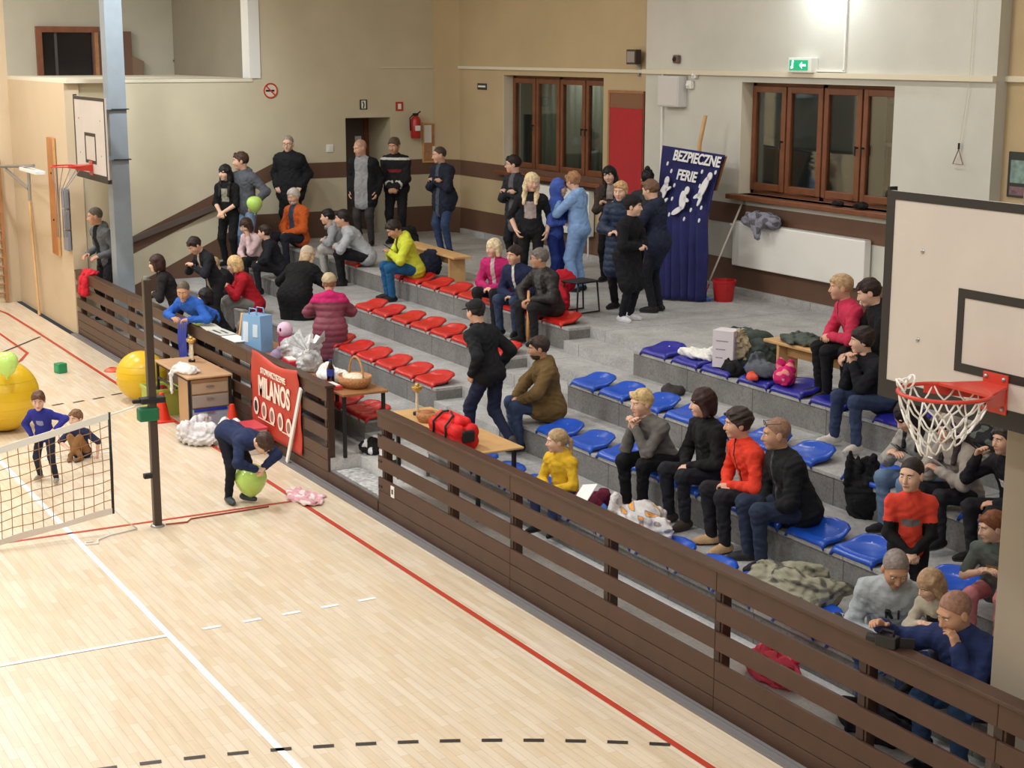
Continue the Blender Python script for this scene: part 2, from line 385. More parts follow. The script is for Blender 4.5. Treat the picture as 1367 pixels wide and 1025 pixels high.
mb.box((XL+.5, YB+.044, ZT[4]), (XS, YB+.05, zb)).box((XL+.5, YB+.044, zs0), (XS, YB+.05, zs1))
mb.box((XS, YB-.056, ZT[4]), (XR, YB-.05, zb)).box((XS, YB-.056, 2.42), (XR, YB-.05, 2.70)).box((XR, YB+.112, ZT[4]), (2, YB+.12, zb)).box((XR, YB+.112, 2.42), (2, YB+.12, 2.7))
struct(mb.build('trim_6', M_brown))
struct(MB().box((XL+.6, YB-.02, ZT[4]-.01), (XS, YB+.05, ZT[4]+.1)).box((XS, YB-.12, ZT[4]-.01), (XR, YB-.05, ZT[4]+.1)).build('baseboard_back', M_tread, bevel=.01))
struct(MB().box((-31.6, -9, WALLT), (8, YB+.5, WALLT+.1)).build('ceiling', M_white))
struct(MB().box((7.9, -9, -.1), (8.1, YB+.5, WALLT)).build('wall_right', M_wall))
struct(MB().box((-31.6, -9.2, -.1), (8.1, -9, WALLT)).build('wall_front', M_wall))
# windows of the back wall -----------------------------------------
M_glass = mat('glass_dark_room', (40, 44, 48), .06, spec=.8)
def glass_pane():
    m = bpy.data.materials.new('window_glass'); m.use_nodes = True; nt = m.node_tree; nt.nodes.remove(nt.nodes['Principled BSDF'])
    g = nt.nodes.new('ShaderNodeBsdfGlossy'); g.inputs['Roughness'].default_value = .03; g.inputs['Color'].default_value = (.8, .85, .85, 1)
    t = nt.nodes.new('ShaderNodeBsdfTransparent'); t.inputs['Color'].default_value = (.8, .84, .82, 1); x = nt.nodes.new('ShaderNodeMixShader'); x.inputs[0].default_value = .13
    nt.links.new(t.outputs[0], x.inputs[1]); nt.links.new(g.outputs[0], x.inputs[2]); nt.links.new(x.outputs[0], nt.nodes['Material Output'].inputs[0]); return m
def niche_window(idx, W, y, label, glassc):
    x0, x1, z0, z1 = W
    w = thing('window_%d' % idx, label, 'window', (0, 0, 0)); w['kind'] = 'structure'
    yf = y+.2; fw = .07
    MB().box((x0-.0, y, z0-.04), (x0+.01, yf+.1, z1)).build('reveal', M_rev, w)
    mb = MB()
    xa = x0+.02; xb = x1-.0
    for (a, b) in ((xa, xa+fw), (xb-fw, xb)): mb.box((a, yf, z0), (b, yf+.08, z1))
    mb.box((xa, yf, z1-fw), (xb, yf+.08, z1)).box((xa, yf, z0), (xb, yf+.08, z0+fw*1.2))
    xm = (xa+xb)/2; mb.box((xm-.05, yf, z0), (xm+.05, yf+.08, z1))
    mb.build('window_frame', M_winwood, w, bevel=.008)
    W4 = (xb-xa)/4
    for k in range(4):
        a, b = xa+k*W4+.015, xa+(k+1)*W4-.015
        s = MB(); sw = .085
        s.box((a, yf-.03, z0+.06), (a+sw, yf+.04, z1-.05)).box((b-sw, yf-.03, z0+.06), (b, yf+.04, z1-.05))
        s.box((a+sw, yf-.03, z1-.05-sw), (b-sw, yf+.04, z1-.05)).box((a+sw, yf-.03, z0+.06), (b-sw, yf+.04, z0+.06+sw*1.15))
        so = s.build('sash', M_winwood, w, bevel=.008)
        MB().box((a+sw, yf+.0, z0+.06+sw), (b-sw, yf+.015, z1-.05-sw)).build('pane', glassc, so)
        if k in (0, 2, 3) if idx == 1 else k in (0, 2, 3):
            hx = b-sw/2 if k in (0, 2) else a+sw/2
            h = MB().tube([(hx, yf-.03, (z0+z1)/2-.02), (hx, yf-.075, (z0+z1)/2-.02)], .012).tube([(hx, yf-.075, (z0+z1)/2+.0), (hx, yf-.075, (z0+z1)/2-.12)], .011)
            h.build('window_handle', M_dark, so)
    MB().box((x0-.12, y-.14, z0-.07), (x1+.12, y+.2, z0)).build('window_sill', M_winwood, w, bevel=.012)
    return w
M_glass = M_glass1 = glass_pane()
niche_window(1, W1, YB+.05, 'four-sash brown wooden window left of the red board', M_glass1)
niche_window(2, W2, YB-.05, 'four-sash brown wooden window above the white radiator', M_glass)
# dim rooms behind the two windows
def back_room(x0, x1, y0, dep, m):
    mb = MB().box((x0-1.5, y0+dep, 1.4), (x1+1.5, y0+dep+.1, 5.4)).box((x0-1.6, y0, 1.4), (x0-1.5, y0+dep, 5.4)).box((x1+1.5, y0, 1.4), (x1+1.6, y0+dep, 5.4)).box((x0-1.6, y0, 1.3), (x1+1.6, y0+dep, 1.4)).box((x0-1.6, y0, 5.4), (x1+1.6, y0+dep, 5.5))
    return struct(mb.build('wall_back_room', m))
back_room(W2[0], W2[1], YB+.35, 2.4, mat('room_grey', (120, 124, 116), .8))
M_sh = mat('shelf_dark', (44, 44, 48), .6)
sh = thing('storage_shelf', 'dark storage shelf seen dimly through the right window', 'shelf', (W2[0]+2.2, YB+1.9, 1.4))
for z in (.9, 1.5, 2.1, 2.7): MB().box((-1.2, -.2, z), (1.6, .2, z+.05)).build('shelf_board', mat('shelf_grey', (120, 122, 124), .6), sh)
for x_ in (-1.2, .2, 1.56): MB().box((x_, -.2, 0), (x_+.05, .2, 3.2)).build('upright', M_sh, sh)
for k, (x_, z, w__, h__, c) in enumerate(((-.8, 1.55, .5, .3, (52, 56, 64)), (.5, 1.55, .7, .35, (110, 100, 84)), (.4, .95, .8, .4, (40, 52, 84)), (-.9, .95, .7, .35, (36, 36, 40)), (.6, 2.15, .5, .3, (60, 58, 60)))):
    tag(MB().box((0, -.18, 0), (w__, .18, h__)).build('storage_crate', mat('crate_%d' % k, c, .7), loc=(W2[0]+2.2+x_, YB+1.9, 1.4+z+.001), bevel=.02), ['small slate crate on the shelf behind the right window', 'tan crate on the shelf behind the right window', 'navy crate low on the shelf behind the right window', 'black crate low on the shelf behind the right window', 'dark grey crate high on the shelf behind the right window'][k], 'crate')
area('room_fill', ((W2[0]+W2[1])/2-1, YB+1.4, 5.3), .4, .2, 9, (.9, .95, 1))  # added light, no known fitting, so the room shows dimly
back_room(W1[0], W1[1], YB+.45, 1.6, mat('room_grey', (120, 124, 116), .8))
P_ = [[(W1[0]-.2+i*.06, YB+.75+.03*math.sin(i*1.9), z) for z in (2.6, 4.7)] for i in range(int((W1[1]-W1[0]+.4)/.06))]
tag(MB().grid(P_).build('net_curtain', mat('curtain_grey_green', (150, 156, 146), .9), smooth=True, solid=.01), 'grey-green curtain drawn behind the left window', 'curtain')
area('room_fill', ((W1[0]+W1[1])/2, YB+.62, 5.3), .8, .1, 14, (1, .98, .92))  # added light in front of the curtain, no known fitting
# grey column holding the far basket
cx_ = (ay(133, 60, 7.0)[0]+ay(155, 60, 7.0)[0])/2
colm = MB().box((cx_-.14, 6.93, .3), (cx_+.14, 6.95, WALLT)).box((cx_-.14, 7.19, .3), (cx_+.14, 7.21, WALLT)).box((cx_-.02, 6.95, .3), (cx_+.02, 7.19, WALLT)).box((cx_+.1, 6.95, .3), (cx_+.14, 7.19, WALLT))
struct(colm.build('trim_column_steel', M_steel))
# right pillar near the camera
pr0 = ay(1344, 576, 6.95)[0]
struct(MB().box((pr0, 6.95, Z0), (pr0+.85, 7.6, WALLT)).build('wall_pillar_right', mat('pillar_tan', (150, 139, 124), .7, noise=.06, nscale=2), bevel=.01))
# ================================================================ LIGHTS
for i, x in enumerate((-28, -22, -16, -10, -4, 2)):
    for y in (-4.5, .5, 4.5):
        area('court_lamp', (x, y, WALLT-.06), 1.3, .35, (170 if x < -20 and y > 4 else 120 if x < -20 else 150 if x < -12 else 85))
for x in (-21, -14, -9):
    area('stand_lamp', (x, 9.0 if x < -20 else 11.0, WALLT-.06), 1.2, .2, 60 if x == -14 else 34, (1, .95, .88))
sl_ = bpy.data.lights.new('end_wall_fill', 'SPOT'); sl_.energy = 620; sl_.spot_size = math.radians(62); sl_.spot_blend = 1; sl_.color = (.86, .95, 1); sl_.shadow_soft_size = .25  # added spot without a known fitting, brightens the end wall only
so_ = bpy.data.objects.new('end_wall_fill', sl_); COL.objects.link(so_); so_.location = (-22.6, 6.9, 7.2); so_.rotation_euler = (Vector((-26.9, 8.0, 4.0))-so_.location).to_track_quat('-Z', 'Y').to_euler()
area('wall_lamp', (-16.0, 13.15, 5.95), .5, .2, 16, (.94, 1, 1), (math.radians(30), 0, 0))
w = bpy.data.worlds.new('world'); SC.world = w; w.use_nodes = True
w.node_tree.nodes['Background'].inputs[0].default_value = (.9, .92, 1, 1); w.node_tree.nodes['Background'].inputs[1].default_value = .05
# ================================================================ FENCES
def fence(label, x0, x1, posts, breaks):
    t = thing('court_fence', label, 'fence', ((x0+x1)/2, 6.68, 0)); ox = (x0+x1)/2; oy = 6.68
    zs = [(.0, .138), (.142, .28), (.284, .42), (.51, .65), (.74, .88), (.96, 1.11)]
    for (a, b) in zs:
        mb = MB()
        xs = [x0]+[q for q in breaks if x0 < q < x1]+[x1]
        for i in range(len(xs)-1): mb.box((xs[i]+.002-ox, -.015, a), (xs[i+1]-.002-ox, .012, b))
        mb.build('board', M_fence, t, bevel=.005)
    MB().box((x0-ox, -.03, 1.11), (x1-ox, .10, 1.137)).build('top_rail', M_fence, t, bevel=.006)
    for p in posts:
        MB().box((p-.05-ox, .013, 0), (p+.05-ox, .09, 1.11)).build('post', M_fence, t, bevel=.004)
        for (a, b) in ((.42, .51), (.65, .74), (.88, .96)):
            MB().box((p-.028-ox, .004, a+.004), (p+.028-ox, .013, b-.004)).build('batten', M_fence_d, t)
    return t
fl1 = fence('long brown slatted fence left of the gap, carrying the red banner', -27.0, -16.05, [-26.8, -25.2, -23.9, -22.2, -20.9, -19.2, -17.7, -16.13], [-23.9, -20.9, -18.6])
fl2 = fence('long brown slatted fence right of the gap, in front of the blue seats', -14.70, -2.5, [-14.6, -13.1, -11.87, -10.31, -8.81, -7.26, -6.1, -4.5, -2.6], [-11.87, -8.81, -6.1])
# end plates and gap side
struct(MB().box((-16.05, 6.665, 0), (-14.72, 6.70, .15)).build('trim_gap_kick_board', M_fence))
for z in (.2, .47, .75):
    MB().box((.02, -.022, z+.12), (.1, -.014, z+.14)).build('bracket', M_dark, fl2, loc=(-14.70+8.6, 0, 0))
MB().box((.32, -.02, .28), (.40, -.014, .40)).build('socket_plate', M_white, fl2, loc=(-14.70+8.6, 0, 0))
MB().box((.345, -.023, .315), (.375, -.019, .365)).build('socket', M_dark, fl2, loc=(-14.70+8.6, 0, 0))
# ================================================================ BANNER
M_ban = mat('banner_orange_red', (190, 58, 42), .5, noise=.08, nscale=2)
M_bantext = mat('banner_white_print', (240, 225, 210), .6)
bx0, bx1 = -18.42, -16.78
ban = thing('vinyl_banner', 'orange-red banner reading MILANOS hung on the brown fence', 'banner', ((bx0+bx1)/2, 6.655, 0))
bw = bx1-bx0
P = []
for i in range(25):
    row = []
    for j in range(19):
        u, v = i/24, j/18
        x = (u-.5)*bw+.05*(1-v)*(1-u); z = .17+v*.98
        if v > .9: x *= .93
        y = -.012 - .012*math.sin(u*7+v*5)*math.sin(v*9+u*3) - (.03*math.exp(-((u-.5)**2)*12)*math.exp(-((v-.92)**2)*200))
        z += .03*math.sin(u*PI*2+1)*(v > .9)
        row.append((x, y, z))
    P.append(row)
MB().grid(P).build('sheet', M_ban, ban, smooth=True, solid=.004)
text_obj('title_print', 'MILANOS', .34, M_bantext, ban, (.02, -.034, .765), (PI/2, 0, 0), sx=.72, font_bold=.010)
text_obj('small_print', 'STOWARZYSZENIE', .10, M_bantext, ban, (.0, -.034, .975), (PI/2, 0, 0), sx=.95, font_bold=.002)
M_icon = mat('banner_icon_grey', (150, 110, 100), .6)
for i in range(5):
    ic = MB().lathe([(0, 0), (.085, 0), (.085, .004), (0, .004)], 20, R=Matrix.Rotation(PI/2, 3, 'X'), sy=1.3).build('round_icon', M_bantext, ban, loc=(-.6+i*.27, -.03, .50-.015*i))
    MB().lathe([(0, 0), (.05, 0), (.05, .004), (0, .004)], 12, R=Matrix.Rotation(PI/2, 3, 'X'), sy=1.4).build('icon_centre', M_icon if i else M_dark, ic, loc=(0, -.004, .0))
for (a, b, z) in ((-.55, .0, .36), (.25, .62, .34)): MB().box((a, -.032, z), (b, -.030, z+.012)).build('print_line', M_bantext, ban)
wp = MB().box((-.03, -.012, 0), (.03, .012, 1.02)).build('white_batten', M_white, rot=(math.radians(-3), math.radians(21), 0), loc=(-17.12, 6.59, .03), bevel=.004)
tag(wp, 'long white batten leaning on the fence at the right edge of the banner', 'batten')
wp.name = 'white_batten'
# ================================================================ BASKETBALL BOARDS
M_board = mat('backboard_ply_white', (198, 190, 182), .5, noise=.05, nscale=2.5)
M_boardk = mat('backboard_black_tape', (30, 28, 28), .5)
M_rim = mat('rim_red_paint', (200, 60, 44), .35)
M_cord = mat('net_white_cord', (238, 236, 230), .7)
def basket(label, bx_, y, z0, z1, hz, col_x, width, rr, netdone, mirror=0):
    t = thing('basketball_hoop', label, 'basketball hoop', (bx_, y, z0))
    w, h = width, z1-z0
    MB().box((-w/2, 0, 0), (w/2, .03, h)).build('backboard', M_board, t, bevel=.003)
    k = .05; mb = MB()
    for (a, b) in (((-w/2, 0), (-w/2+k, h)), ((w/2-k, 0), (w/2, h)), ((-w/2+k, h-k), (w/2-k, h)), ((-w/2+k, 0), (w/2-k, k))): mb.box((a[0], -.004, a[1]), (b[0], .0, b[1]))
    mb.box((-w/2, 0, -.06), (w/2, .06, 0)).box((-w/2-.02, .0, -.06), (-w/2, .06, h+.02))
    mb.build('black_border', M_boardk, t)
    ix, iz0, iz1 = .32, hz-z0+.0, hz-z0+.47; mb = MB()
    for (a, b) in (((-ix, iz0), (-ix+k, iz1)), ((ix-k, iz0), (ix, iz1)), ((-ix+k, iz1-k), (ix-k, iz1)), ((-ix+k, iz0), (ix-k, iz0+k))): mb.box((a[0], -.004, a[1]), (b[0], .0, b[1]))
    mb.build('target_square', M_boardk, t)
    for (x_, z_) in ((-.62, h*.28), (-.62, h*.72), (.62, h*.28), (.62, h*.72)): MB().ball((x_, -.003, z_), (.014, .006, .014), 10).build('bolt', M_metal, t)
    zr = hz-z0-.03; cy = -.14-rr
    r = MB().tube([(rr*math.cos(a), cy+rr*math.sin(a), zr) for a in [2*PI*i/40 for i in range(40)]], .011, 10, closed=True).build('rim', M_rim, t, smooth=True)
    m = MB().box((-.09, -.012, zr-.15), (.09, -.004, zr+.07)); m.prism([(-.09, -.01, zr+.012), (.09, -.01, zr+.012), (rr*.8, cy+rr*.55, zr+.008), (-rr*.8, cy+rr*.55, zr+.008)][::-1], (0, 0, -.015))
    m.prism([(-.085, -.01, zr), (-.085, -.01, zr-.09), (-rr*.95, cy+rr*.3, zr-.05), (-rr*.95, cy+rr*.3, zr)], (.006, 0, 0)).prism([(.079, -.01, zr), (.079, -.01, zr-.09), (rr*.95, cy+rr*.3, zr-.05), (rr*.95, cy+rr*.3, zr)], (.006, 0, 0))
    m.build('rim_bracket', M_rim, r)
    for (a, b) in ((-.065, zr+.045), (.065, zr+.045), (-.065, zr-.12), (.065, zr-.12)): MB().ball((a, -.014, b), .013, 10).build('bracket_bolt', M_metal, r)
    nb = MB(); N = 12
    if netdone:
        rings = [(rr, 0), (rr*.9, -.09), (rr*.72, -.17), (rr*.55, -.24), (rr*.42, -.30)]
        def np_(k, i, off=0):
            R_, Z = rings[k]; a = 2*PI*(i+.5*(k % 2)+off)/N; sag = .05*math.sin(a*1.0+.6)
            return Vector((R_*math.cos(a), cy+R_*math.sin(a), zr+Z+sag*k/4))
        for i in range(N):
            for k in range(4):
                for d in (0, 1):
                    a = np_(k, i); b = np_(k+1, i+(d-1 if k % 2 == 0 else d))
                    mid = (a+b)/2+Vector((0, 0, -.014)); nb.tube([a, mid, b], .0052, 6)
        # a few loops of cord thrown up over the front of the rim
        for i in range(5):
            a = PI*1.05+i*.16; c = Vector((rr*math.cos(a), cy+rr*math.sin(a), zr))
            nb.tube([c+Vector((.03*math.cos(q), .03*math.sin(q)*.6+.02, .02+.035*math.sin(q+i))) for q in [2*PI*j/12 for j in range(12)]], .006, 6, closed=True)
    else:
        for i in range(N):
            a = 2*PI*i/N; nb.tube([(rr*math.cos(a), cy+rr*math.sin(a), zr), (-.12+.25*rr*math.cos(a), cy-.1+.25*rr*math.sin(a), zr-.4), (-.05+.1*math.cos(a), cy-.12+.08*math.sin(a), zr-1.1)], .006, 5)
    nb.build('net', M_cord if netdone else mat('net_grey_cord', (150, 145, 150), .8), t, smooth=True)
    mb = MB()
    for z_ in (h*.85, h*.2):
        mb.box((col_x-bx_-.2, .03, z_-.03), (col_x-bx_+.2, .45 if y > 6.4 else .5, z_+.03))
    mb.build('mounting_arm', M_steel, t)
    for z_ in (h*.85, h*.2): MB().box((col_x-bx_-.19, .42, z_-.035), (col_x-bx_+.19, .74, z_-.02)).build('clamp', M_dark, t)
    return t
basket('large white backboard with red rim and white net at the right edge', -6.12, 6.5, 2.83, 4.0, 3.03, pr0+.45, 1.83, .245, True)
basket('small far backboard with red rim in front of the grey column', -24.93, 6.5, 2.86, 4.08, 3.06, cx_, 1.83, .24, False)
# ================================================================ NET AND POST
M_post = mat('net_post_brown', (70, 58, 50), .4)
PX, PY_ = -15.44, 4.51
ps = thing('volleyball_post', 'dark brown volleyball post standing on the court', 'net post', (PX, PY_, 0))
MB().box((-.04, -.04, 0), (.04, .04, 2.56)).build('post', M_post, ps, bevel=.008)
MB().lathe([(.0, 0), (.075, 0), (.07, .012), (.045, .02)], 20).build('floor_sleeve', M_metal, ps, smooth=True)
MB().lathe([(.03, 0), (.03, .03), (0, .03)], 16).build('pulley', M_metal, ps, loc=(0, 0, 2.56))
MB().box((-.06, -.12, 1.30), (.06, .13, 1.36)).box((-.02, -.2, 1.31), (.02, -.12, 1.35)).build('clamp', M_dark, ps, bevel=.01)
MB().box((-.062, -.15, 1.12), (.062, .06, 1.26)).build('ratchet_strap', mat('strap_green', (24, 110, 74), .5), ps, bevel=.02)
MB().box((-.055, -.055, 1.17), (.055, -.045, 1.21)).build('buckle', M_metal, ps)
MB().box((-.03, -.12, .52), (.03, -.03, .57)).build('hook', M_dark, ps, bevel=.006)
M_netcord = mat('net_brown_cord', (150, 112, 70), .8)
nt_ = thing('volleyball_net', 'low volleyball net with white tapes strung from the dark post', 'net', (PX, 4.09, 0))
def nz(y, top):                                    # the net sags and slopes
    u = (4.09-y)/1.16
    return (1.22-.24*u) if top else (.235-.165*u)
y0n, y1n = -1.6, 4.07
ys = [y1n-(y1n-y0n)*i/56 for i in range(57)]
def capz(y, top): return max(nz(y, top), .72 if top else .0+.02)
mb = MB(); mb2 = MB()
ztop = [1.22-.24*min((4.09-y)/1.16, 1.6) for y in ys]; zbot = [.235-.165*min((4.09-y)/1.16, 1.2) for y in ys]
for i, y in enumerate(ys):
    sway = .02*math.sin(i*.7)
    mb2.tube([(0, y-4.09, ztop[i]), (sway, y-4.09+.01, (ztop[i]+zbot[i])/2), (0, y-4.09, zbot[i])], .0042, 5)
for k in range(1, 9):
    f_ = k/9
    mb2.tube([(.015*math.sin(i*.7)*math.sin(f_*PI), y-4.09, zbot[i]+(ztop[i]-zbot[i])*f_+.01*math.sin(i*1.3+k)) for i, y in enumerate(ys)], .0042, 5)
mb2.build('mesh_netting', M_netcord, nt_)
mb.grid([[(.006, y-4.09, ztop[i]+.035), (.006, y-4.09, ztop[i]-.035)] for i, y in enumerate(ys)]).build('top_tape', M_white, nt_, solid=.008)
MB().grid([[(.006, y-4.09, zbot[i]+.03+.01*math.sin(i*.9)), (.006, y-4.09, zbot[i]-.03)] for i, y in enumerate(ys)]).build('bottom_tape', mat('net_tape_grey_white', (225, 215, 205), .7), nt_, solid=.006)
MB().tube([(0, -.02, 1.25), (0, -.03, .2)], .014, 8).build('end_stick', M_dark, nt_, smooth=True)
MB().tube([(0, -.02, 1.22), (0, .2, 1.27), (0, .42, 1.33)], .009, 6).tube([(0, -.02, .24), (.03, .1, .1), (.02, .2, .012)], .007, 6).tube([(.02, .2, .012), (.1, -.1, .012), (.2, -.25, .012), (.32, -.28, .012), (.3, -.4, .012), (.22, -.38, .012), (.24, -.3, .012)], .008, 6).build('rope', M_cord, nt_, smooth=True)
rp = MB(); a = az(255, 692, .012); b = az(410, 672, .012)
rp.tube([(PX+.02, PY_+.08, .012), (PX+.04, PY_+.3, .01), (float(a[0]), float(a[1]), .01), (float(b[0])-.1, float(b[1])-.4, .01)], .008, 6)
tag(rp.build('floor_rope', mat('rope_red_brown', (170, 80, 55), .8), smooth=True), 'thin reddish rope lying on the court behind the net post', 'rope')
# ================================================================ SEATS
M_red = plas((196, 38, 34), .3); M_blue = plas((30, 82, 190), .28); M_dblue = plas((38, 40, 150), .35); M_red2 = plas((212, 44, 40), .28)
M_bkt = mat('seat_bracket_dark', (40, 40, 44), .5)
def seat_mesh():
    # moulded shell: square front edge, rounded low lip at the back, dished middle
    P = []; n, m_ = 25, 19
    for i in range(n):
        row = []
        for j in range(m_):
            u, v = i/(n-1)*2-1, j/(m_-1)          # u across, v front to back
            hw = .238 if v < .42 else .238*math.sqrt(max(0.03, 1-((v-.42)/.585)**2.6))
            x = u*hw; y = v*.39
            z = .045 + .02*math.sin(v*2.2) - .028*(1-u*u)**1.2*math.sin(min(1, v*1.15)*PI)
            rr_ = math.hypot(u*hw/.238, max(0, (v-.45)/.55)) if v > .45 else abs(u)*.9
            if v > .45 and rr_ > .6: z += .046*((min(rr_, 1.05)-.6)/.4)**1.4*min(1, (v-.45)/.3)
            if abs(u) > .86: z -= .03*((abs(u)-.86)/.14)**2
            if v < .14: z -= .042*((.14-v)/.14)**2
            row.append((x, y, z))
        P.append(row)
    return MB().grid(P)
SEATPROTO = {}
def seat_proto(m, key):
    t = thing('stadium_seat', 'x', 'stadium seat', (0, 0, 0))
    sh = seat_mesh().build('shell', m, t, smooth=True, solid=.026)
    for (x_, y_) in ((-.08, .3), (.08, .3)): MB().ball((x_, y_, .068), (.013, .013, .008), 8).build('fixing_cap', M_metal, sh)
    MB().box((-.16, .05, 0), (-.12, .26, .05)).box((-.12, .12, .01), (.12, .16, .03)).box((.12, .05, 0), (.16, .26, .05)).build('bracket', M_bkt, t)
    SEATPROTO[key] = [t, False]
seat_proto(M_red, 'red'); seat_proto(M_blue, 'blue'); seat_proto(M_dblue, 'dark')
ORD = ['first', 'second', 'third', 'fourth', 'fifth', 'sixth', 'seventh', 'eighth', 'ninth', 'tenth', 'eleventh', 'twelfth', 'thirteenth', 'fourteenth', 'fifteenth', 'sixteenth', 'seventeenth', 'eighteenth']
ROWN = {4: 'top', 3: 'second highest', 2: 'third highest', 1: 'lowest'}
def row_of_seats(sec, k, xs, key, colour, dz=0):
    y = YR[sec][k]+.0
    xs = sorted(xs, reverse=(sec == 'red'))
    for n, x in enumerate(xs):
        side = 'left' if sec == 'red' else 'right'
        lab = '%s plastic seat, %s %s of the aisle in the %s row' % (colour, ORD[n], side, ROWN[k])
        p = SEATPROTO[key]; loc = (x, y-.02, ZT[k]+.005+dz)
        if not p[1]: p[1] = True; o = p[0]; o.location = loc; o['label'] = lab; o['group'] = '%s seats of the stand' % colour
        else: o = dup(p[0], loc, 0, lab, '%s seats of the stand' % colour)
        o.rotation_euler = (0, 0, random.uniform(-.03, .03))
row_of_seats('red', 4, [-23.1, -21.5, -20.93, -20.34, -19.75, -19.17, -18.6, -18.02, -17.42, -16.85], 'red', 'red')
row_of_seats('red', 3, [-20.62, -20.04, -19.4, -18.79, -18.2, -17.6, -16.75], 'red', 'red')
row_of_seats('red', 2, [-19.7, -19.1, -18.52, -17.93, -17.34, -16.77], 'red', 'red')
row_of_seats('red', 1, [-18.0, -17.4, -16.82, -16.28-.35], 'red', 'red')
row_of_seats('blue', 4, [-14.45, -13.85, -13.3, -12.65, -12.12, -11.5, -10.6], 'dark', 'dark blue')
row_of_seats('blue', 3, [-14.53, -13.95, -13.25, -12.85, -12.3, -11.65, -10.88, -10.0, -8.6, -7.6, -6.9], 'blue', 'blue') if False else row_of_seats('blue', 3, [-14.53, -13.95, -13.3, -12.7, -12.1, -11.5, -10.88, -10.0, -8.6, -7.6, -6.9], 'blue', 'blue')
row_of_seats('blue', 2, [-13.79, -13.2, -12.6, -12.0, -11.4, -10.8, -10.25, -9.67, -9.1, -8.22, -7.3], 'blue', 'blue')
row_of_seats('blue', 1, [-14.06, -13.48, -12.9, -12.3, -11.7, -11.15, -10.58, -10.0, -9.48, -8.72, -8.1, -7.5, -6.95], 'blue', 'blue')
# ================================================================ PEOPLE
# every body and garment is one smooth skin grown around its skeleton (smooth union of tapered limbs, meshed by surface nets)
def surfnets(D, org, vx):
    D[0] = D[-1] = 1; D[:, 0] = D[:, -1] = 1; D[:, :, 0] = D[:, :, -1] = 1
    nx, ny, nz = D.shape; S = D < 0; my, mz = ny-1, nz-1; ncell = (nx-1)*my*mz
    ids, ps, quads = [], [], []
    for axis in range(3):
        sl0 = [slice(None)]*3; sl1 = [slice(None)]*3; sl0[axis] = slice(0, -1); sl1[axis] = slice(1, None)
        A, B = S[tuple(sl0)], S[tuple(sl1)]
        e = np.argwhere(A != B)
        if not len(e): continue
        e1 = e.copy(); e1[:, axis] += 1
        d0 = D[e[:, 0], e[:, 1], e[:, 2]]; d1 = D[e1[:, 0], e1[:, 1], e1[:, 2]]
        t = d0/(d0-d1); p = e.astype(np.float64); p[:, axis] += t
        b, c = (axis+1) % 3, (axis+2) % 3
        cs = []
        for (ob, oc) in ((-1, -1), (0, -1), (0, 0), (-1, 0)):
            q = e.copy(); q[:, b] += ob; q[:, c] += oc
            cid = (q[:, 0]*my+q[:, 1])*mz+q[:, 2]; cs.append(cid); ids.append(cid); ps.append(p)
        Q = np.stack(cs, 1); fl = d0 >= 0; Q[fl] = Q[fl][:, ::-1]; quads.append(Q)
    ids = np.concatenate(ids); ps = np.concatenate(ps); Q = np.concatenate(quads)
    uq, inv = np.unique(ids, return_inverse=True)
    cnt = np.bincount(inv); V = np.stack([np.bincount(inv, weights=ps[:, i])/cnt for i in range(3)], 1)
    return V*vx+org, np.searchsorted(uq, Q)
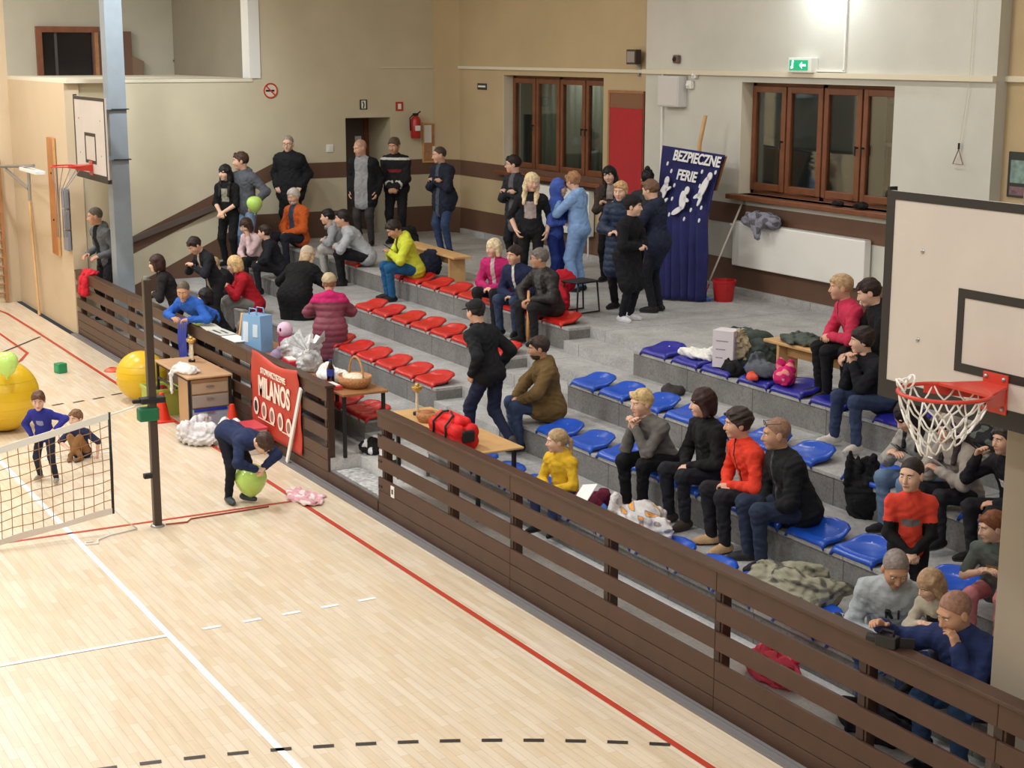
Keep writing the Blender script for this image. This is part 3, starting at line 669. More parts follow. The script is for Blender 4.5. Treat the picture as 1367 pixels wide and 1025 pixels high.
class Skin:
    def __init__(s): s.p = []
    def cone(s, a, b, ra, rb, k=.03): s.p.append(('c', np.array(a, float), np.array(b, float), ra, rb, k)); return s
    def ell(s, c, r, R=None, k=.03): s.p.append(('e', np.array(c, float), np.array(r, float), np.eye(3) if R is None else np.array(R, float), 0, k)); return s
    def sub(s, c, r, R=None, k=.02): s.p.append(('s', np.array(c, float), np.array(r, float), np.eye(3) if R is None else np.array(R, float), 0, k)); return s
    def keep(s, c, n): s.p.append(('k', np.array(c, float), np.array(n, float), 0, 0, 0)); return s    # keep the side the normal points away from
    def bounds(s):
        lo, hi = np.full(3, 1e9), np.full(3, -1e9)
        for q in s.p:
            if q[0] == 'c':
                r = max(q[3], q[4]); lo = np.minimum(lo, np.minimum(q[1], q[2])-r); hi = np.maximum(hi, np.maximum(q[1], q[2])+r)
            elif q[0] == 'e':
                r = np.abs(q[3].T) @ q[2]; lo = np.minimum(lo, q[1]-r); hi = np.maximum(hi, q[1]+r)
        return lo, hi
    def mesh(s, vx, fold=0, seed=0, quilt=0, box=None):
        lo, hi = s.bounds() if box is None else box
        pad = .05+fold; lo = lo-pad; hi = hi+pad; n = np.maximum(4, np.ceil((hi-lo)/vx).astype(int)+1)
        ax_ = [lo[i]+np.arange(n[i])*vx for i in range(3)]
        D = np.ones(n, np.float64)
        for q in s.p:
            if q[0] == 'c':
                r = max(q[3], q[4]); l, h = np.minimum(q[1], q[2])-r, np.maximum(q[1], q[2])+r
            elif q[0] in 'es':
                r = np.abs(q[3].T) @ q[2]; l, h = q[1]-r, q[1]+r
            else: l, h = lo, hi
            m = q[5]+2.5*vx+.01; i0 = np.clip(np.floor((l-m-lo)/vx).astype(int), 0, n-1); i1 = np.clip(np.ceil((h+m-lo)/vx).astype(int)+1, 1, n)
            if np.any(i1 <= i0): continue
            sl = tuple(slice(i0[i], i1[i]) for i in range(3))
            X = ax_[0][sl[0]][:, None, None]; Y = ax_[1][sl[1]][None, :, None]; Z = ax_[2][sl[2]][None, None, :]
            k = max(q[5], 1e-4)
            if q[0] == 'c':
                a, b = q[1], q[2]; ba = b-a; L = ba @ ba+1e-12
                t = np.clip(((X-a[0])*ba[0]+(Y-a[1])*ba[1]+(Z-a[2])*ba[2])/L, 0, 1)
                d = np.sqrt((X-a[0]-t*ba[0])**2+(Y-a[1]-t*ba[1])**2+(Z-a[2]-t*ba[2])**2)-(q[3]+(q[4]-q[3])*t)
            elif q[0] in 'es':
                c, r, R = q[1], q[2], q[3]; dx, dy, dz = X-c[0], Y-c[1], Z-c[2]
                u = [(R[i][0]*dx+R[i][1]*dy+R[i][2]*dz) for i in range(3)]
                k0 = np.sqrt(sum((u[i]/r[i])**2 for i in range(3))); k1 = np.sqrt(sum((u[i]/r[i]**2)**2 for i in range(3)))+1e-9
                d = k0*(k0-1)/k1
            else:
                d = (X-q[1][0])*q[2][0]+(Y-q[1][1])*q[2][1]+(Z-q[1][2])*q[2][2]
                D[sl] = np.maximum(D[sl], d); continue
            d0 = D[sl]
            if q[0] == 's':
                hh = np.clip(.5-.5*(d0+d)/k, 0, 1); D[sl] = d0*(1-hh)+(-d)*hh+k*hh*(1-hh)
            else:
                hh = np.clip(.5+.5*(d-d0)/k, 0, 1); D[sl] = d*(1-hh)+d0*hh-k*hh*(1-hh)
        if fold or quilt:
            X = ax_[0][:, None, None]; Y = ax_[1][None, :, None]; Z = ax_[2][None, None, :]; a = seed*1.7
        if fold:
            D += fold*(.8*np.sin(24*X+7*np.sin(13*Z+a)+6*Y)*np.sin(19*Z+5*np.sin(15*Y+a)+7*X+a)+.45*np.sin(31*Z+17*X+5*np.sin(11*X+a)+6*np.sin(16*Y))*np.sin(23*Y+a+9*Z)+.25*np.sin(61*X+8*np.sin(21*Z+a))*np.sin(47*Y+6*np.sin(29*Z)))
        if quilt: D -= quilt*np.abs(np.sin(Z*PI/.085+seed))
        return surfnets(D, lo, vx)
def rawmesh(name, V, Q, mats, midx=None, parent=None):
    me = bpy.data.meshes.new(name); nv, nq = len(V), len(Q)
    me.vertices.add(nv); me.vertices.foreach_set('co', V.astype(np.float32).ravel())
    me.loops.add(nq*4); me.loops.foreach_set('vertex_index', Q.astype(np.int32).ravel())
    me.polygons.add(nq); me.polygons.foreach_set('loop_start', np.arange(nq, dtype=np.int32)*4)
    if midx is not None: me.polygons.foreach_set('material_index', midx.astype(np.int32))
    me.update(calc_edges=True); me.polygons.foreach_set('use_smooth', np.ones(nq, bool))
    for m in mats: me.materials.append(m)
    o = bpy.data.objects.new(name, me); COL.objects.link(o)
    if parent is not None: o.parent = parent
    return o
def nrm(v): v = np.array(v, float); return v/(np.linalg.norm(v)+1e-9)
def ik(a, b, l1, l2, pole):
    a, b = np.array(a, float), np.array(b, float); d = b-a; L = np.linalg.norm(d); mx = (l1+l2)*.995
    if L > mx: b = a+d/L*mx; d = b-a; L = mx
    x = (l1*l1-l2*l2+L*L)/(2*L); h = math.sqrt(max(0, l1*l1-x*x)); dn = d/L
    p = np.array(pole, float); p = p-dn*(p @ dn); p = nrm(p)
    return a+dn*x+p*h, b
ARM = {  # wrist target per side in body space (forward, outward, up from the hips), elbow pole
    'down': ((.05, .23, -.03), (-1, .4, 0)), 'pocket': ((.10, .20, .03), (-1, .6, 0)), 'clasp': ((.25, .03, .03), (-.6, 1, -.3)),
    'fold': ((.21, -.01, .27), (-.2, 1, -.8)), 'lap': ((.27, .05, .11), (-.5, 1, -.3)), 'knee': ((.36, .13, .12), (-.3, 1, .1)),
    'phone': ((.30, .05, .27), (-.2, 1, -.8)), 'chin': ((.22, .05, .50), (.3, .4, -1)), 'hip': ((.02, .24, .08), (-.6, 1, .1)),
    'belly': ((.22, .05, .16), (-.4, 1, -.4)), 'cheek': ((.20, .08, .56), (.3, .6, -1)), 'fore': ((.38, .15, .20), (-.3, 1, -.3)), 'up': ((.30, .16, .48), (0, .6, -1))}
def skeleton(sp):
    J = {}; R = math.radians; ln, sl, nk, sd = R(sp.get('lean', 0)), R(sp.get('slouch', 8)), R(sp.get('neck', 12)), R(sp.get('side', 0)); tw = R(sp.get('twist', 0))
    t0 = nrm((math.sin(ln), math.sin(sd), math.cos(ln))); t1 = nrm((math.sin(ln+sl), math.sin(sd), math.cos(ln+sl)))
    lat0 = np.array((0, 1., 0)); J['hip'] = np.zeros(3)
    J['waist'] = t0*.12; J['chest'] = J['waist']+t1*.22; J['neckb'] = J['chest']+t1*.16
    lat = nrm(np.array((-math.sin(tw), math.cos(tw), -math.sin(sd)*.5))); fw = nrm(np.cross(lat, t1)); lat = nrm(np.cross(t1, fw))
    J['T'] = np.array([fw, lat, t1]); J['T0'] = np.array([nrm(np.cross(lat0, t0)), lat0, t0])
    tn = nrm(t1*math.cos(nk)+fw*math.sin(nk))
    hy, hp, hr = R(sp.get('hyaw', 0)), R(sp.get('hpitch', 5)), R(sp.get('hroll', 0))
    hf = np.array((math.cos(hy)*math.cos(hp), math.sin(hy)*math.cos(hp), -math.sin(hp))); hl = np.array((-math.sin(hy), math.cos(hy), 0.)); hu = np.cross(hf, hl)
    hl, hu = hl*math.cos(hr)+hu*math.sin(hr), hu*math.cos(hr)-hl*math.sin(hr)
    hs = sp.get('hs', 1.0)*1.07; J['H'] = np.array([hf, hl, hu]); J['headc'] = J['neckb']+tn*.055+hu*.118*hs+hf*.012; J['top'] = J['headc']+hu*.125*hs; J['hs'] = hs
    for sgn, nm in ((1, 'L'), (-1, 'R')):
        sh = J['neckb']-t1*.068+lat*sgn*sp.get('shw', .165); J['sh'+nm] = sh
        a = sp.get('arm'+nm, sp.get('arms', 'down')); tgt, pole = ARM[a] if isinstance(a, str) else (a[0], a[1] if len(a) > 1 else (-.4, 1, -.4))
        tgt = np.array((tgt[0], tgt[1]*sgn, tgt[2])); pole = np.array((pole[0], pole[1]*sgn, pole[2]))
        if isinstance(a, str) and a in ('fold', 'phone', 'belly', 'up', 'lap'): # follow the lean of the torso
            d_ = np.array((J['chest'][0]-.035, J['chest'][1], 0))*(1 if a not in ('lap',) else .5); tgt = tgt+d_
        if a == 'chin': tgt = J['headc']+np.array((hf[0], hf[1], 0))*.085*hs+np.array((0, .035*sgn, -.225*hs)); pole = np.array((.15, .25*sgn, -1))
        if a == 'cheek': tgt = J['headc']+hf*.05*hs+hl*.10*sgn*hs+np.array((0, 0, -.17*hs)); pole = np.array((.2, .3*sgn, -1))
        J['el'+nm], J['wr'+nm] = ik(sh, tgt, .285, .25, pole)
        hj = np.array((0, .09*sgn, 0.)); J['hj'+nm] = hj
        f = sp.get('foot'+nm, sp.get('feet'))
        if f is None: f = (.0, .10, -.825) if sp['pose'] == 'stand' else (.40, .12, -.37)
        ft = np.array((f[0], f[1]*sgn if 'foot'+nm not in sp else f[1], f[2])); kp = sp.get('kp', (1, .12*sgn, .35 if sp['pose'] == 'sit' else 0))
        J['kn'+nm], J['an'+nm] = ik(hj, ft, .43, .42, kp)
        J['fd'+nm] = nrm((math.cos(R(sp.get('toe', 14))*1), sgn*math.sin(R(sp.get('toe', 14))), -.02))
    return J
def head_skin(sk, J, g, sp):
    c, H, hs = J['headc'], J['H'], J['hs']
    P = lambda f, l, u: (c+(H[0]*f+H[1]*l+H[2]*u)*hs)*g
    E = lambda f, l, u, r, k=.02: sk.ell(P(f, l, u), np.array(r)*g*hs, H, k*g)
    E(-.012, 0, .03, (.096, .077, .092), .03); E(.02, 0, -.045, (.068, .060, .066), .045); E(.066, 0, -.088, (.022, .026, .020), .03)
    E(.055, .035, -.02, (.034, .030, .034), .03); E(.055, -.035, -.02, (.034, .030, .034), .03)
    E(.078, 0, .035, (.014, .052, .012), .025)
    for s_ in (1, -1): sk.sub(P(.101, .032*s_, .010), np.array((.016, .019, .012))*g*hs, H, .012*g)
    sk.cone(P(.086, 0, .018), P(.106, 0, -.024), .009*g*hs, .0145*g*hs, .012*g)
    for s_ in (1, -1): E(.094, .011*s_, -.03, (.011, .009, .008), .008)
    E(.086, 0, -.053, (.012, .024, .008), .010); E(.084, 0, -.066, (.012, .021, .008), .010)
    for s_ in (1, -1): E(-.006, .079*s_, -.005, (.021, .009, .033), .008)
    sk.cone(P(-.022, 0, -.05), (J['neckb']-J['T'][2]*.04)*g, .050*g, .058*g, .03*g)
def build_hand(sk, wr, d, nrm_, side, g, curl, spread=.0):
    # palm, four fingers with three bones each and a thumb leaving the side of the palm
    d = nrm(d); n = nrm(nrm_-d*(nrm_ @ d)); l = np.cross(n, d)*side    # l points to the thumb side
    A = lambda x, y, z: (wr+d*x+l*y+n*z)*g
    for y in (-.026, -.009, .009, .026): sk.cone(A(.0, y*.7, 0), A(.082, y, 0), .017*g, .0145*g, .012*g)
    for i, (y, L) in enumerate(((.028, .074), (.009, .083), (-.010, .076), (-.028, .060))):
        p = A(.085, y, 0); ang = 0; segs = (L*.45, L*.32, L*.25); cd = d
        for j, sL in enumerate(segs):
            ang += curl*(.75 if j == 0 else 1.0)*(1+.12*i); v = d*math.cos(ang)+n*math.sin(ang)+l*spread*(1.5-i)*.2
            q = p+nrm(v)*sL*g; sk.cone(p, q, (.0098-.0009*j)*g, (.0090-.0009*j)*g, .004*g); p = q
    p = A(.02, .030, .006); v = nrm(d*.6+l*.75+n*.25); q = p+v*.038*g; sk.cone(p, q, .014*g, .011*g, .01*g)
    v2 = nrm(d*.9+l*.2+n*.35); r = q+v2*.032*g; sk.cone(q, r, .011*g, .0095*g, .005*g); sk.cone(r, r+nrm(d*.9+n*.5)*.024*g, .0095*g, .008*g, .004*g)
SKIN = {'m': (214, 168, 142), 'p': (226, 184, 160), 't': (196, 150, 122)}
M_eyew = mat('eye_white', (225, 222, 215), .3); M_eyed = mat('eye_iris', (48, 36, 30), .2); M_lip = mat('lips_rose', (172, 104, 96), .5)
def skinmat(k): return mat('skin_'+k, SKIN[k], .55, noise=.05, nscale=10, spec=.35)
def hairmat(c): return mat('hair_%d_%d_%d' % tuple(c), c, .5, noise=.3, nscale=40, bump=.4, bscale=90, spec=.3)
PEOPLE = {}
def person(key, label, sp):
    J = skeleton(sp); pose = sp['pose']; up0 = .90 if pose == 'stand' else .09
    a = math.radians(sp['a']); ca, sa = math.cos(a), math.sin(a)
    if 'footz' in sp: pass
    rot = lambda v: np.array((v[0]*ca-v[1]*sa, v[0]*sa+v[1]*ca, v[2]))
    T = rot(J['top']); T[2] += up0 if pose == 'stand' else .09
    zf = sp['z']; px, py = sp['hd']
    if 'y' in sp:                                    # hip y is known (a row of the stand): the size follows
        g = sp.get('h', 1.65)/1.70; 
        for _ in range(12):
            P = ay(px, py, sp['y']+g*T[1])
            if 'h' in sp: break
            g = .5*g+.5*(P[2]-zf)/T[2]
        pos = P-g*T; pos[2] = zf
        if 'h' in sp: pass
    else:
        g = sp['h']/1.70; P = az(px, py, zf+g*T[2]); pos = P-g*T; pos[2] = zf
    dist = np.linalg.norm(pos-CAM); base = np.array((0, 0, up0))
    for q in list(J):                                # move joints so the base is the origin
        if q in ('T', 'T0', 'H', 'hs', 'fdL', 'fdR'): continue
        J[q] = J[q]+base
    px1 = dist/2116
    vh, vc, vb = min(max(px1*.55, .0042), .0075), min(max(px1*1.0, .0075), .0135), min(max(px1*1.3, .010), .016)
    vhand = min(max(px1*.45, .0036), .006)
    T3, T0 = J['T'], J['T0']; fat = sp.get('fat', 1.0); W = sp.get('wide', 1.0)
    # ---- body
    def trunk(sk, inf, k=.05, lo=True):
        sk.ell((J['hip']+T0[2]*.02)*g, np.array((.105*fat+inf, .150*W+inf, .11+inf))*g, T0, k*g)
        sk.ell((J['waist']+T3[2]*.03+T3[0]*.012*fat)*g, np.array((.100*fat+inf, .132*W*fat**.5+inf, .14+inf))*g, T3, k*g)
        sk.ell((J['chest']+T3[2]*.02)*g, np.array((.105+inf, .155*W+inf, .16+inf))*g, T3, k*g)
        sk.cone(J['shL']*g, J['shR']*g, (.048+inf)*g, (.048+inf)*g, k*g)
        for n in 'LR': sk.cone((J['neckb']-T3[2]*.01)*g, J['sh'+n]*g, (.046+inf*.6)*g, (.044+inf)*g, .04*g)
    def arms(sk, inf, part=1.0, k=.03):
        for n in 'LR':
            s_, e, w = J['sh'+n], J['el'+n], J['wr'+n]
            sk.cone(s_*g, (s_+(e-s_)*min(1, part*2))*g, (.050+inf)*g, (.040+inf)*g, k*g)
            if part > .5: sk.cone(e*g, (e+(w-e)*min(1, (part-.5)*2))*g, (.040+inf)*g, (.029+inf*.85)*g, k*g)
    def legs(sk, inf, part=1.0, k=.04):
        for n in 'LR':
            h_, kn, an = J['hj'+n], J['kn'+n], J['an'+n]
            sk.cone(h_*g, kn*g, (.082*fat**.5+inf)*g, (.054+inf)*g, k*g); sk.cone(kn*g, (kn+(an-kn)*part)*g, (.052+inf)*g, (.034+inf*1.2)*g, k*g)
    body = Skin(); trunk(body, 0); arms(body, 0); legs(body, 0)
    body.cone((J['neckb']-T3[2]*.06)*g, (J['neckb']+T3[2]*.05)*g, .058*g, .052*g, .03*g)
    for n in 'LR': body.cone(J['an'+n]*g, (J['an'+n]+J['fd'+n]*.12-np.array((0, 0, .04)))*g, .034*g, .026*g, .02*g)
    hd = Skin(); head_skin(hd, J, g, sp)
    V0, Q0 = body.mesh(vb); V1, Q1 = hd.mesh(vh)
    VV, QQ = [V0, V1], [Q0, Q1+len(V0)]; off = len(V0)+len(V1); hands = {}
    for n, sd in (('L', 1), ('R', -1)):
        e, w = J['el'+n], J['wr'+n]; d = nrm(w-e)
        hdn = sp.get('hand'+n, sp.get('hands', {'curl': .8} if sp.get('arms') in ('fold', 'clasp') else {})); dd = np.array(hdn['d'], float)*np.array((1, sd, 1)) if 'd' in hdn else d
        nn = np.array(hdn['n'], float)*np.array((1, sd, 1)) if 'n' in hdn else (np.array((0, -sd, 0.)) if abs(d[2]) > .75 else np.array((0, -.4*sd, -1.)))
        # the thumb side follows from palm and finger directions
        hk = Skin(); build_hand(hk, w, dd, nn, sd if n == 'R' else sd, g*sp.get('hscale', 1.0)**0, hdn.get('curl', .42))
        hk.cone((w-d*.05)*g, w*g, .027*g, .025*g, .01*g)
        v, q = hk.mesh(vhand); VV.append(v); QQ.append(q+off); off += len(v); hands[n] = (w+nrm(dd)*.07)*g
    root = rawmesh('person', np.concatenate(VV), np.concatenate(QQ), [skinmat(sp.get('skin', 'm'))])
    root.location = pos; root.rotation_euler = (0, 0, a); tag(root, label, sp.get('cat', 'person'))
    if 'group' in sp: root['group'] = sp['group']
    # ---- clothes
    seed = sum(map(ord, key)) % 17
    def garment(name, sk, c, fold=.006, vx=vc, quilt=0, mi=None, extra=(), rough=.85, box=None):
        V, Q = sk.mesh(vx, fold*g, seed, quilt, box); mm = [fab(c, rough)]+list(extra); idx = None
        if mi is not None:
            C = V[Q].mean(1)/g; idx = mi(C)
        return rawmesh(name, V, Q, mm, idx, root)
    low = sp.get('legs')
    if low:
        sk = Skin(); inf = sp.get('linf', .014)
        sk.ell((J['hip']+T0[2]*.02)*g, np.array((.112*fat+inf, .154*W+inf, .10+inf))*g, T0, .05*g); legs(sk, inf, sp.get('llen', .96))
        garment(sp.get('legname', 'trousers'), sk, low, .005)
    sc_ = sp.get('shoes', (30, 30, 32))
    for n in 'LR':
        sk = Skin(); an = J['an'+n]; fd = J['fd'+n]; hz = an-np.array((0, 0, .035)); 
        if 'shoepitch' in sp: fd = nrm(fd+np.array((0, 0, -sp['shoepitch'])))
        sk.cone((hz-fd*.045)*g, (hz+fd*.09-np.array((0, 0, .004)))*g, .040*g, .039*g, .03*g); sk.cone((hz+fd*.06)*g, (hz+fd*.15-np.array((0, 0, .008)))*g, .040*g, .030*g, .03*g)
        sk.cone((an+np.array((0, 0, .03)))*g, hz*g, .045*g, .042*g, .03*g); sk.keep((hz-np.array((0, 0, .040)))*g, (0, 0, -1.))
        V, Q = sk.mesh(max(.007, vc*.8)); C = V[Q].mean(1)/g; idx = (C[:, 2] < hz[2]-.018).astype(int)
        rawmesh('shoe', V, Q, [fab(sc_, .6), plas(sp.get('sole', (60, 58, 58)), .6)], idx, root)
    top = sp['top']; inf = top.get('inf', .020); sk = Skin(); trunk(sk, inf, .06); arms(sk, inf*.8, top.get('sleeve', 1.0))
    cinf = top.get('collar', .012)
    if cinf: sk.cone((J['neckb']-T3[2]*.07)*g, (J['neckb']+T3[2]*top.get('cup', .012)+T3[0]*.004)*g, (.075+cinf)*g, (.056+cinf)*g, .03*g)
    hem = top.get('hem', 0)
    if hem:                                             # a long coat or skirt hangs from the hips along the legs
        for n in 'LR':
            h_, kn, an = J['hj'+n], J['kn'+n], J['an'+n]; e1 = h_+(kn-h_)*min(1, hem); sk.cone(h_*g, e1*g, (.108*fat**.5+inf)*g, (.095+inf)*g, .09*g)
            if hem > 1: sk.cone(kn*g, (kn+(an-kn)*(hem-1))*g, (.105+inf)*g, (.11+inf)*g, .09*g)
        if pose == 'stand': sk.cone((J['hip']+np.array((.0, 0, -.02)))*g, (J['hip']*.5+(J['knL']+J['knR'])*.25-np.array((0, 0, .02)))*g, .13*g, .12*g, .08*g)
    elif top.get('long', 1): sk.ell((J['hip']-T0[2]*.02)*g, np.array((.118*fat+inf, .158*W+inf, .10+inf))*g, T0, .05*g)
    if top.get('hood') == 'back': sk.ell((J['neckb']-T3[0]*.075+T3[2]*.01)*g, np.array((.055, .105, .075))*g, T3, .03*g)
    if top.get('hood') == 'up':
        H = J['H']; c = J['headc']; hs = J['hs']
        sk.ell((c-H[0]*.02*hs+H[2]*.015*hs)*g, np.array((.125, .108, .138))*g*hs, H, .03*g); sk.cone((c-H[0]*.04-H[2]*.06)*g, (J['neckb']+T3[2]*.0)*g, .10*g, .10*g, .05*g)
        sk.sub((c+H[0]*.10*hs-H[2]*.01*hs)*g, np.array((.10, .072, .098))*g*hs, H, .015*g); sk.sub((c+H[0]*.02*hs)*g, np.array((.095, .082, .11))*g*hs, H, .01*g)
    mi = None; extra = []
    inner = top.get('open'); pr = top.get('print'); bands = top.get('bands'); belt = top.get('hemband')
    if inner or pr or bands or top.get('shoulder') or top.get('tee'):
        cols = []
        def addm(c): cols.append(fab(c)); return len(cols)
        ii = addm(inner) if inner else 0; pi_ = addm(pr['c']) if pr else 0; bi = addm(bands['c']) if bands else 0; si = addm(top['shoulder']) if top.get('shoulder') else 0; ti = addm(top['tee']) if top.get('tee') else 0
        def mi(C):
            idx = np.zeros(len(C), int); L = C-J['chest']; f = L @ T3[0]; l = L @ T3[1]; u = L @ T3[2]
            da = np.full(len(C), 9.)
            for n in 'LR':
                for (p_, q_) in ((J['sh'+n], J['el'+n]), (J['el'+n], J['wr'+n])):
                    ba = q_-p_; t = np.clip(((C-p_) @ ba)/(ba @ ba), 0, 1); da = np.minimum(da, np.linalg.norm(C-p_-t[:, None]*ba, axis=1)-(.09 if p_ is J['sh'+n] else .085))
            torso = da > -.0
            if ti:
                idx[:] = ti
                for n in 'LR':
                    p_, q_, r2 = J['sh'+n], J['el'+n], J['wr'+n]; ba = q_-p_; t = ((C-p_) @ ba)/(ba @ ba); dd = np.linalg.norm(C-p_-np.clip(t, 0, 1)[:, None]*ba, axis=1); idx[(t > .62) & (dd < .085)] = 0
                    ba = r2-q_; t = np.clip(((C-q_) @ ba)/(ba @ ba), 0, 1); dd = np.linalg.norm(C-q_-t[:, None]*ba, axis=1); idx[dd < .068] = 0
            if si: idx[(u > .06)] = si
            if ii: idx[(np.abs(l) < top.get('openw', .05)) & (f > .02) & torso & (u > -.62)] = ii
            if pi_: idx[(np.abs(l-pr.get('l', 0)) < pr.get('w', .08)) & (np.abs(u-pr.get('u', 0)) < pr.get('hh', .08)) & (f > .02) & torso] = pi_
            if bi:
                for (z0, z1) in bands['z']: idx[(C[:, 2]-base[2] > z0) & (C[:, 2]-base[2] < z1)] = bi
                for t0_, t1_ in bands.get('arm', ()):
                    for n in 'LR':
                        p_, q_ = J['el'+n], J['wr'+n]; ba = q_-p_; t = ((C-p_) @ ba)/(ba @ ba); dd = np.linalg.norm(C-p_-t[:, None]*ba, axis=1); idx[(t > t0_) & (t < t1_) & (dd < .085)] = bi
            return idx
        extra = cols
    garment(top.get('name', 'jacket'), sk, top['c'], top.get('fold', .006), mi=mi, extra=extra, quilt=top.get('quilt', 0)*g, rough=top.get('rough', .85))
    if 'scarf' in sp:
        sk = Skin(); c = J['neckb']+T3[2]*.03
        for i in range(10):
            a0, a1 = 2*PI*i/10, 2*PI*(i+1)/10; q = lambda t: (c+T3[0]*.075*math.cos(t)+T3[1]*.085*math.sin(t)+T3[2]*.012*math.sin(3*t))*g
            sk.cone(q(a0), q(a1), .034*g, .034*g, .02*g)
        garment('scarf', sk, sp['scarf'], .006)
    # ---- head: hair, eyes, brows, lips
    c, H, hs = J['headc'], J['H'], J['hs']; gg = g*hs
    P = lambda f, l, u: (c+(H[0]*f+H[1]*l+H[2]*u)*hs)*g
    hc = sp.get('hairc', (60, 44, 34)); st = sp.get('hair', 'short'); hn = hairmat(hc)
    nf = H[0]*.757-H[2]*.654
    def cap(sk, th=.0, fl=(-.02, -.05)):
        sk.ell(P(-.014, 0, .034), np.array((.102+th, .083+th, .098+th))*gg, H, .01*g); sk.keep(P(fl[0], 0, fl[1]), nf)
    if st != 'none':
        sk = Skin(); fold = .004
        if st == 'buzz': cap(sk, -.003, (-.03, -.04)); fold = .0
        elif st == 'fringe':                            # bald on top, hair round the sides and back
            sk.ell(P(-.022, 0, .012), np.array((.094, .083, .075))*gg, H, .01*g); sk.keep(P(-.025, 0, -.04), nf); sk.keep(P(0, 0, .055), H[2]); fold = .002
        elif st in ('short', 'tousled'):
            cap(sk, .010 if st == 'tousled' else .004, (-.02, -.05) if st == 'short' else (-.012, -.05)); fold = .005 if st == 'short' else .009
            rs = random.Random(seed)
            for _ in range(5): sk.cone(P(rs.uniform(.03, .07), rs.uniform(-.05, .05), rs.uniform(.085, .105)), P(rs.uniform(.068, .088), rs.uniform(-.05, .05), rs.uniform(.06, .085)), .018*gg, .012*gg, .012*g)
        else:
            cap(sk, .008, (-.014, -.10)); 
            for s_ in (1, -1):
                sk.cone(P(.0, .072*s_, .05), P(-.005, .082*s_, -.085), .034*gg, .030*gg, .03*g)
            sk.ell(P(-.06, 0, -.03), np.array((.062, .082, .10))*gg, H, .03*g)
            if st in ('long', 'verylong'):
                ln_ = .30 if st == 'long' else .42
                for s_ in (1, -1):
                    m1 = J['neckb']+T3[1]*.085*s_+T3[0]*.05; m2 = J['chest']+T3[1]*.085*s_+T3[0]*.135+T3[2]*(.06 if st == 'long' else -.02)
                    sk.cone(P(-.015, .072*s_, -.08), m1*g, .036*gg, .034*gg, .03*g); sk.cone(m1*g, m2*g, .036*gg, .022*gg, .03*g)
                    sk.cone(P(-.05, .05*s_, -.05), (J['chest']-T3[0]*.13+T3[1]*.05*s_+T3[2]*.04)*g, .055*gg, .045*gg, .04*g)
        if st == 'pony': sk.p = []; cap(sk, .005); sk.cone(P(-.105, 0, .03), P(-.145, 0, -.02), .022*gg, .026*gg, .02*g); sk.cone(P(-.145, 0, -.02), P(-.14, 0, -.17), .028*gg, .012*gg, .02*g)
        if st == 'bun': sk.p = []; cap(sk, .004); sk.ell(P(-.06, 0, .135), np.array((.036, .036, .036))*gg, H, .01*g)
        if st == 'side': sk.cone(P(.06, .03, .085), P(.065, -.05, .07), .026*gg, .022*gg, .03*g)
        V, Q = sk.mesh(max(vh, .005), fold*g, seed); rawmesh('hair', V, Q, [hn], None, root)
    if 'hat' in sp:
        kind, hcol = sp['hat']; sk = Skin()
        if kind == 'cap':
            sk.ell(P(-.012, 0, .045), np.array((.108, .090, .092))*gg, H, .01*g); sk.keep(P(0, 0, .035), -H[2]+H[0]*.1); V, Q = sk.mesh(vh, 0, 0)
            o = rawmesh('cap', V, Q, [fab(hcol)], None, root)
            sk = Skin(); sk.ell(P(.115, 0, .045), np.array((.060, .072, .008))*gg, H, .01*g); V, Q = sk.mesh(vh*.8); rawmesh('cap_peak', V, Q, [fab(hcol)], None, o)
        elif kind == 'headband':
            sk.ell(P(-.01, 0, .05), np.array((.108, .089, .085))*gg, H, .01*g); sk.keep(P(.0, 0, .085), H[2]); sk.keep(P(0, 0, .05), -H[2]); V, Q = sk.mesh(vh, 0, 0); rawmesh('headband', V, Q, [fab(hcol)], None, root)
        else:
            th = .012; sk.ell(P(-.014, 0, .045), np.array((.106+th, .086+th, .095+th))*gg, H, .01*g); sk.keep(P(.0, 0, .035), -H[2]*.96+H[0]*.28)
            if kind == 'hijab': sk.p = []; sk.ell(P(-.02, 0, .02), np.array((.108, .092, .118))*gg, H, .01*g); sk.cone(P(-.02, 0, -.06), J['neckb']*g, .085*gg, .10*g, .05*g); sk.sub(P(.10, 0, -.01), np.array((.07, .058, .085))*gg, H, .012*g)
            V, Q = sk.mesh(vh, .003, seed); rawmesh('head_cover' if kind == 'hijab' else 'hat', V, Q, [fab(hcol)], None, root)
    R3 = Matrix([list(H[0]), list(H[1]), list(H[2])]).transposed()
    for s_ in (1, -1):
        p = P(.079, .031*s_, .010); e = MB().ball(p, (.0115*gg, .0125*gg, .0085*gg), 12, 0, R3); e.ball(P(.0865, .031*s_, .009), (.0045*gg, .0058*gg, .0058*gg), 10, 1, R3)
        e.build('eye', [M_eyew, M_eyed], root, smooth=True)
        b = MB().tube([P(.093, .014*s_, .030), P(.092, .032*s_, .034), P(.080, .050*s_, .029)], [.0035*gg, .004*gg, .002*gg], 6); b.build('eyebrow', hairmat(sp.get('browc', hc)), root, smooth=True)
    MB().tube([P(.086, -.024, -.059), P(.0965, -.008, -.057), P(.0965, .008, -.057), P(.086, .024, -.059)], [.002*gg, .0062*gg, .0062*gg, .002*gg], 7).build('lips', M_lip, root, smooth=True)
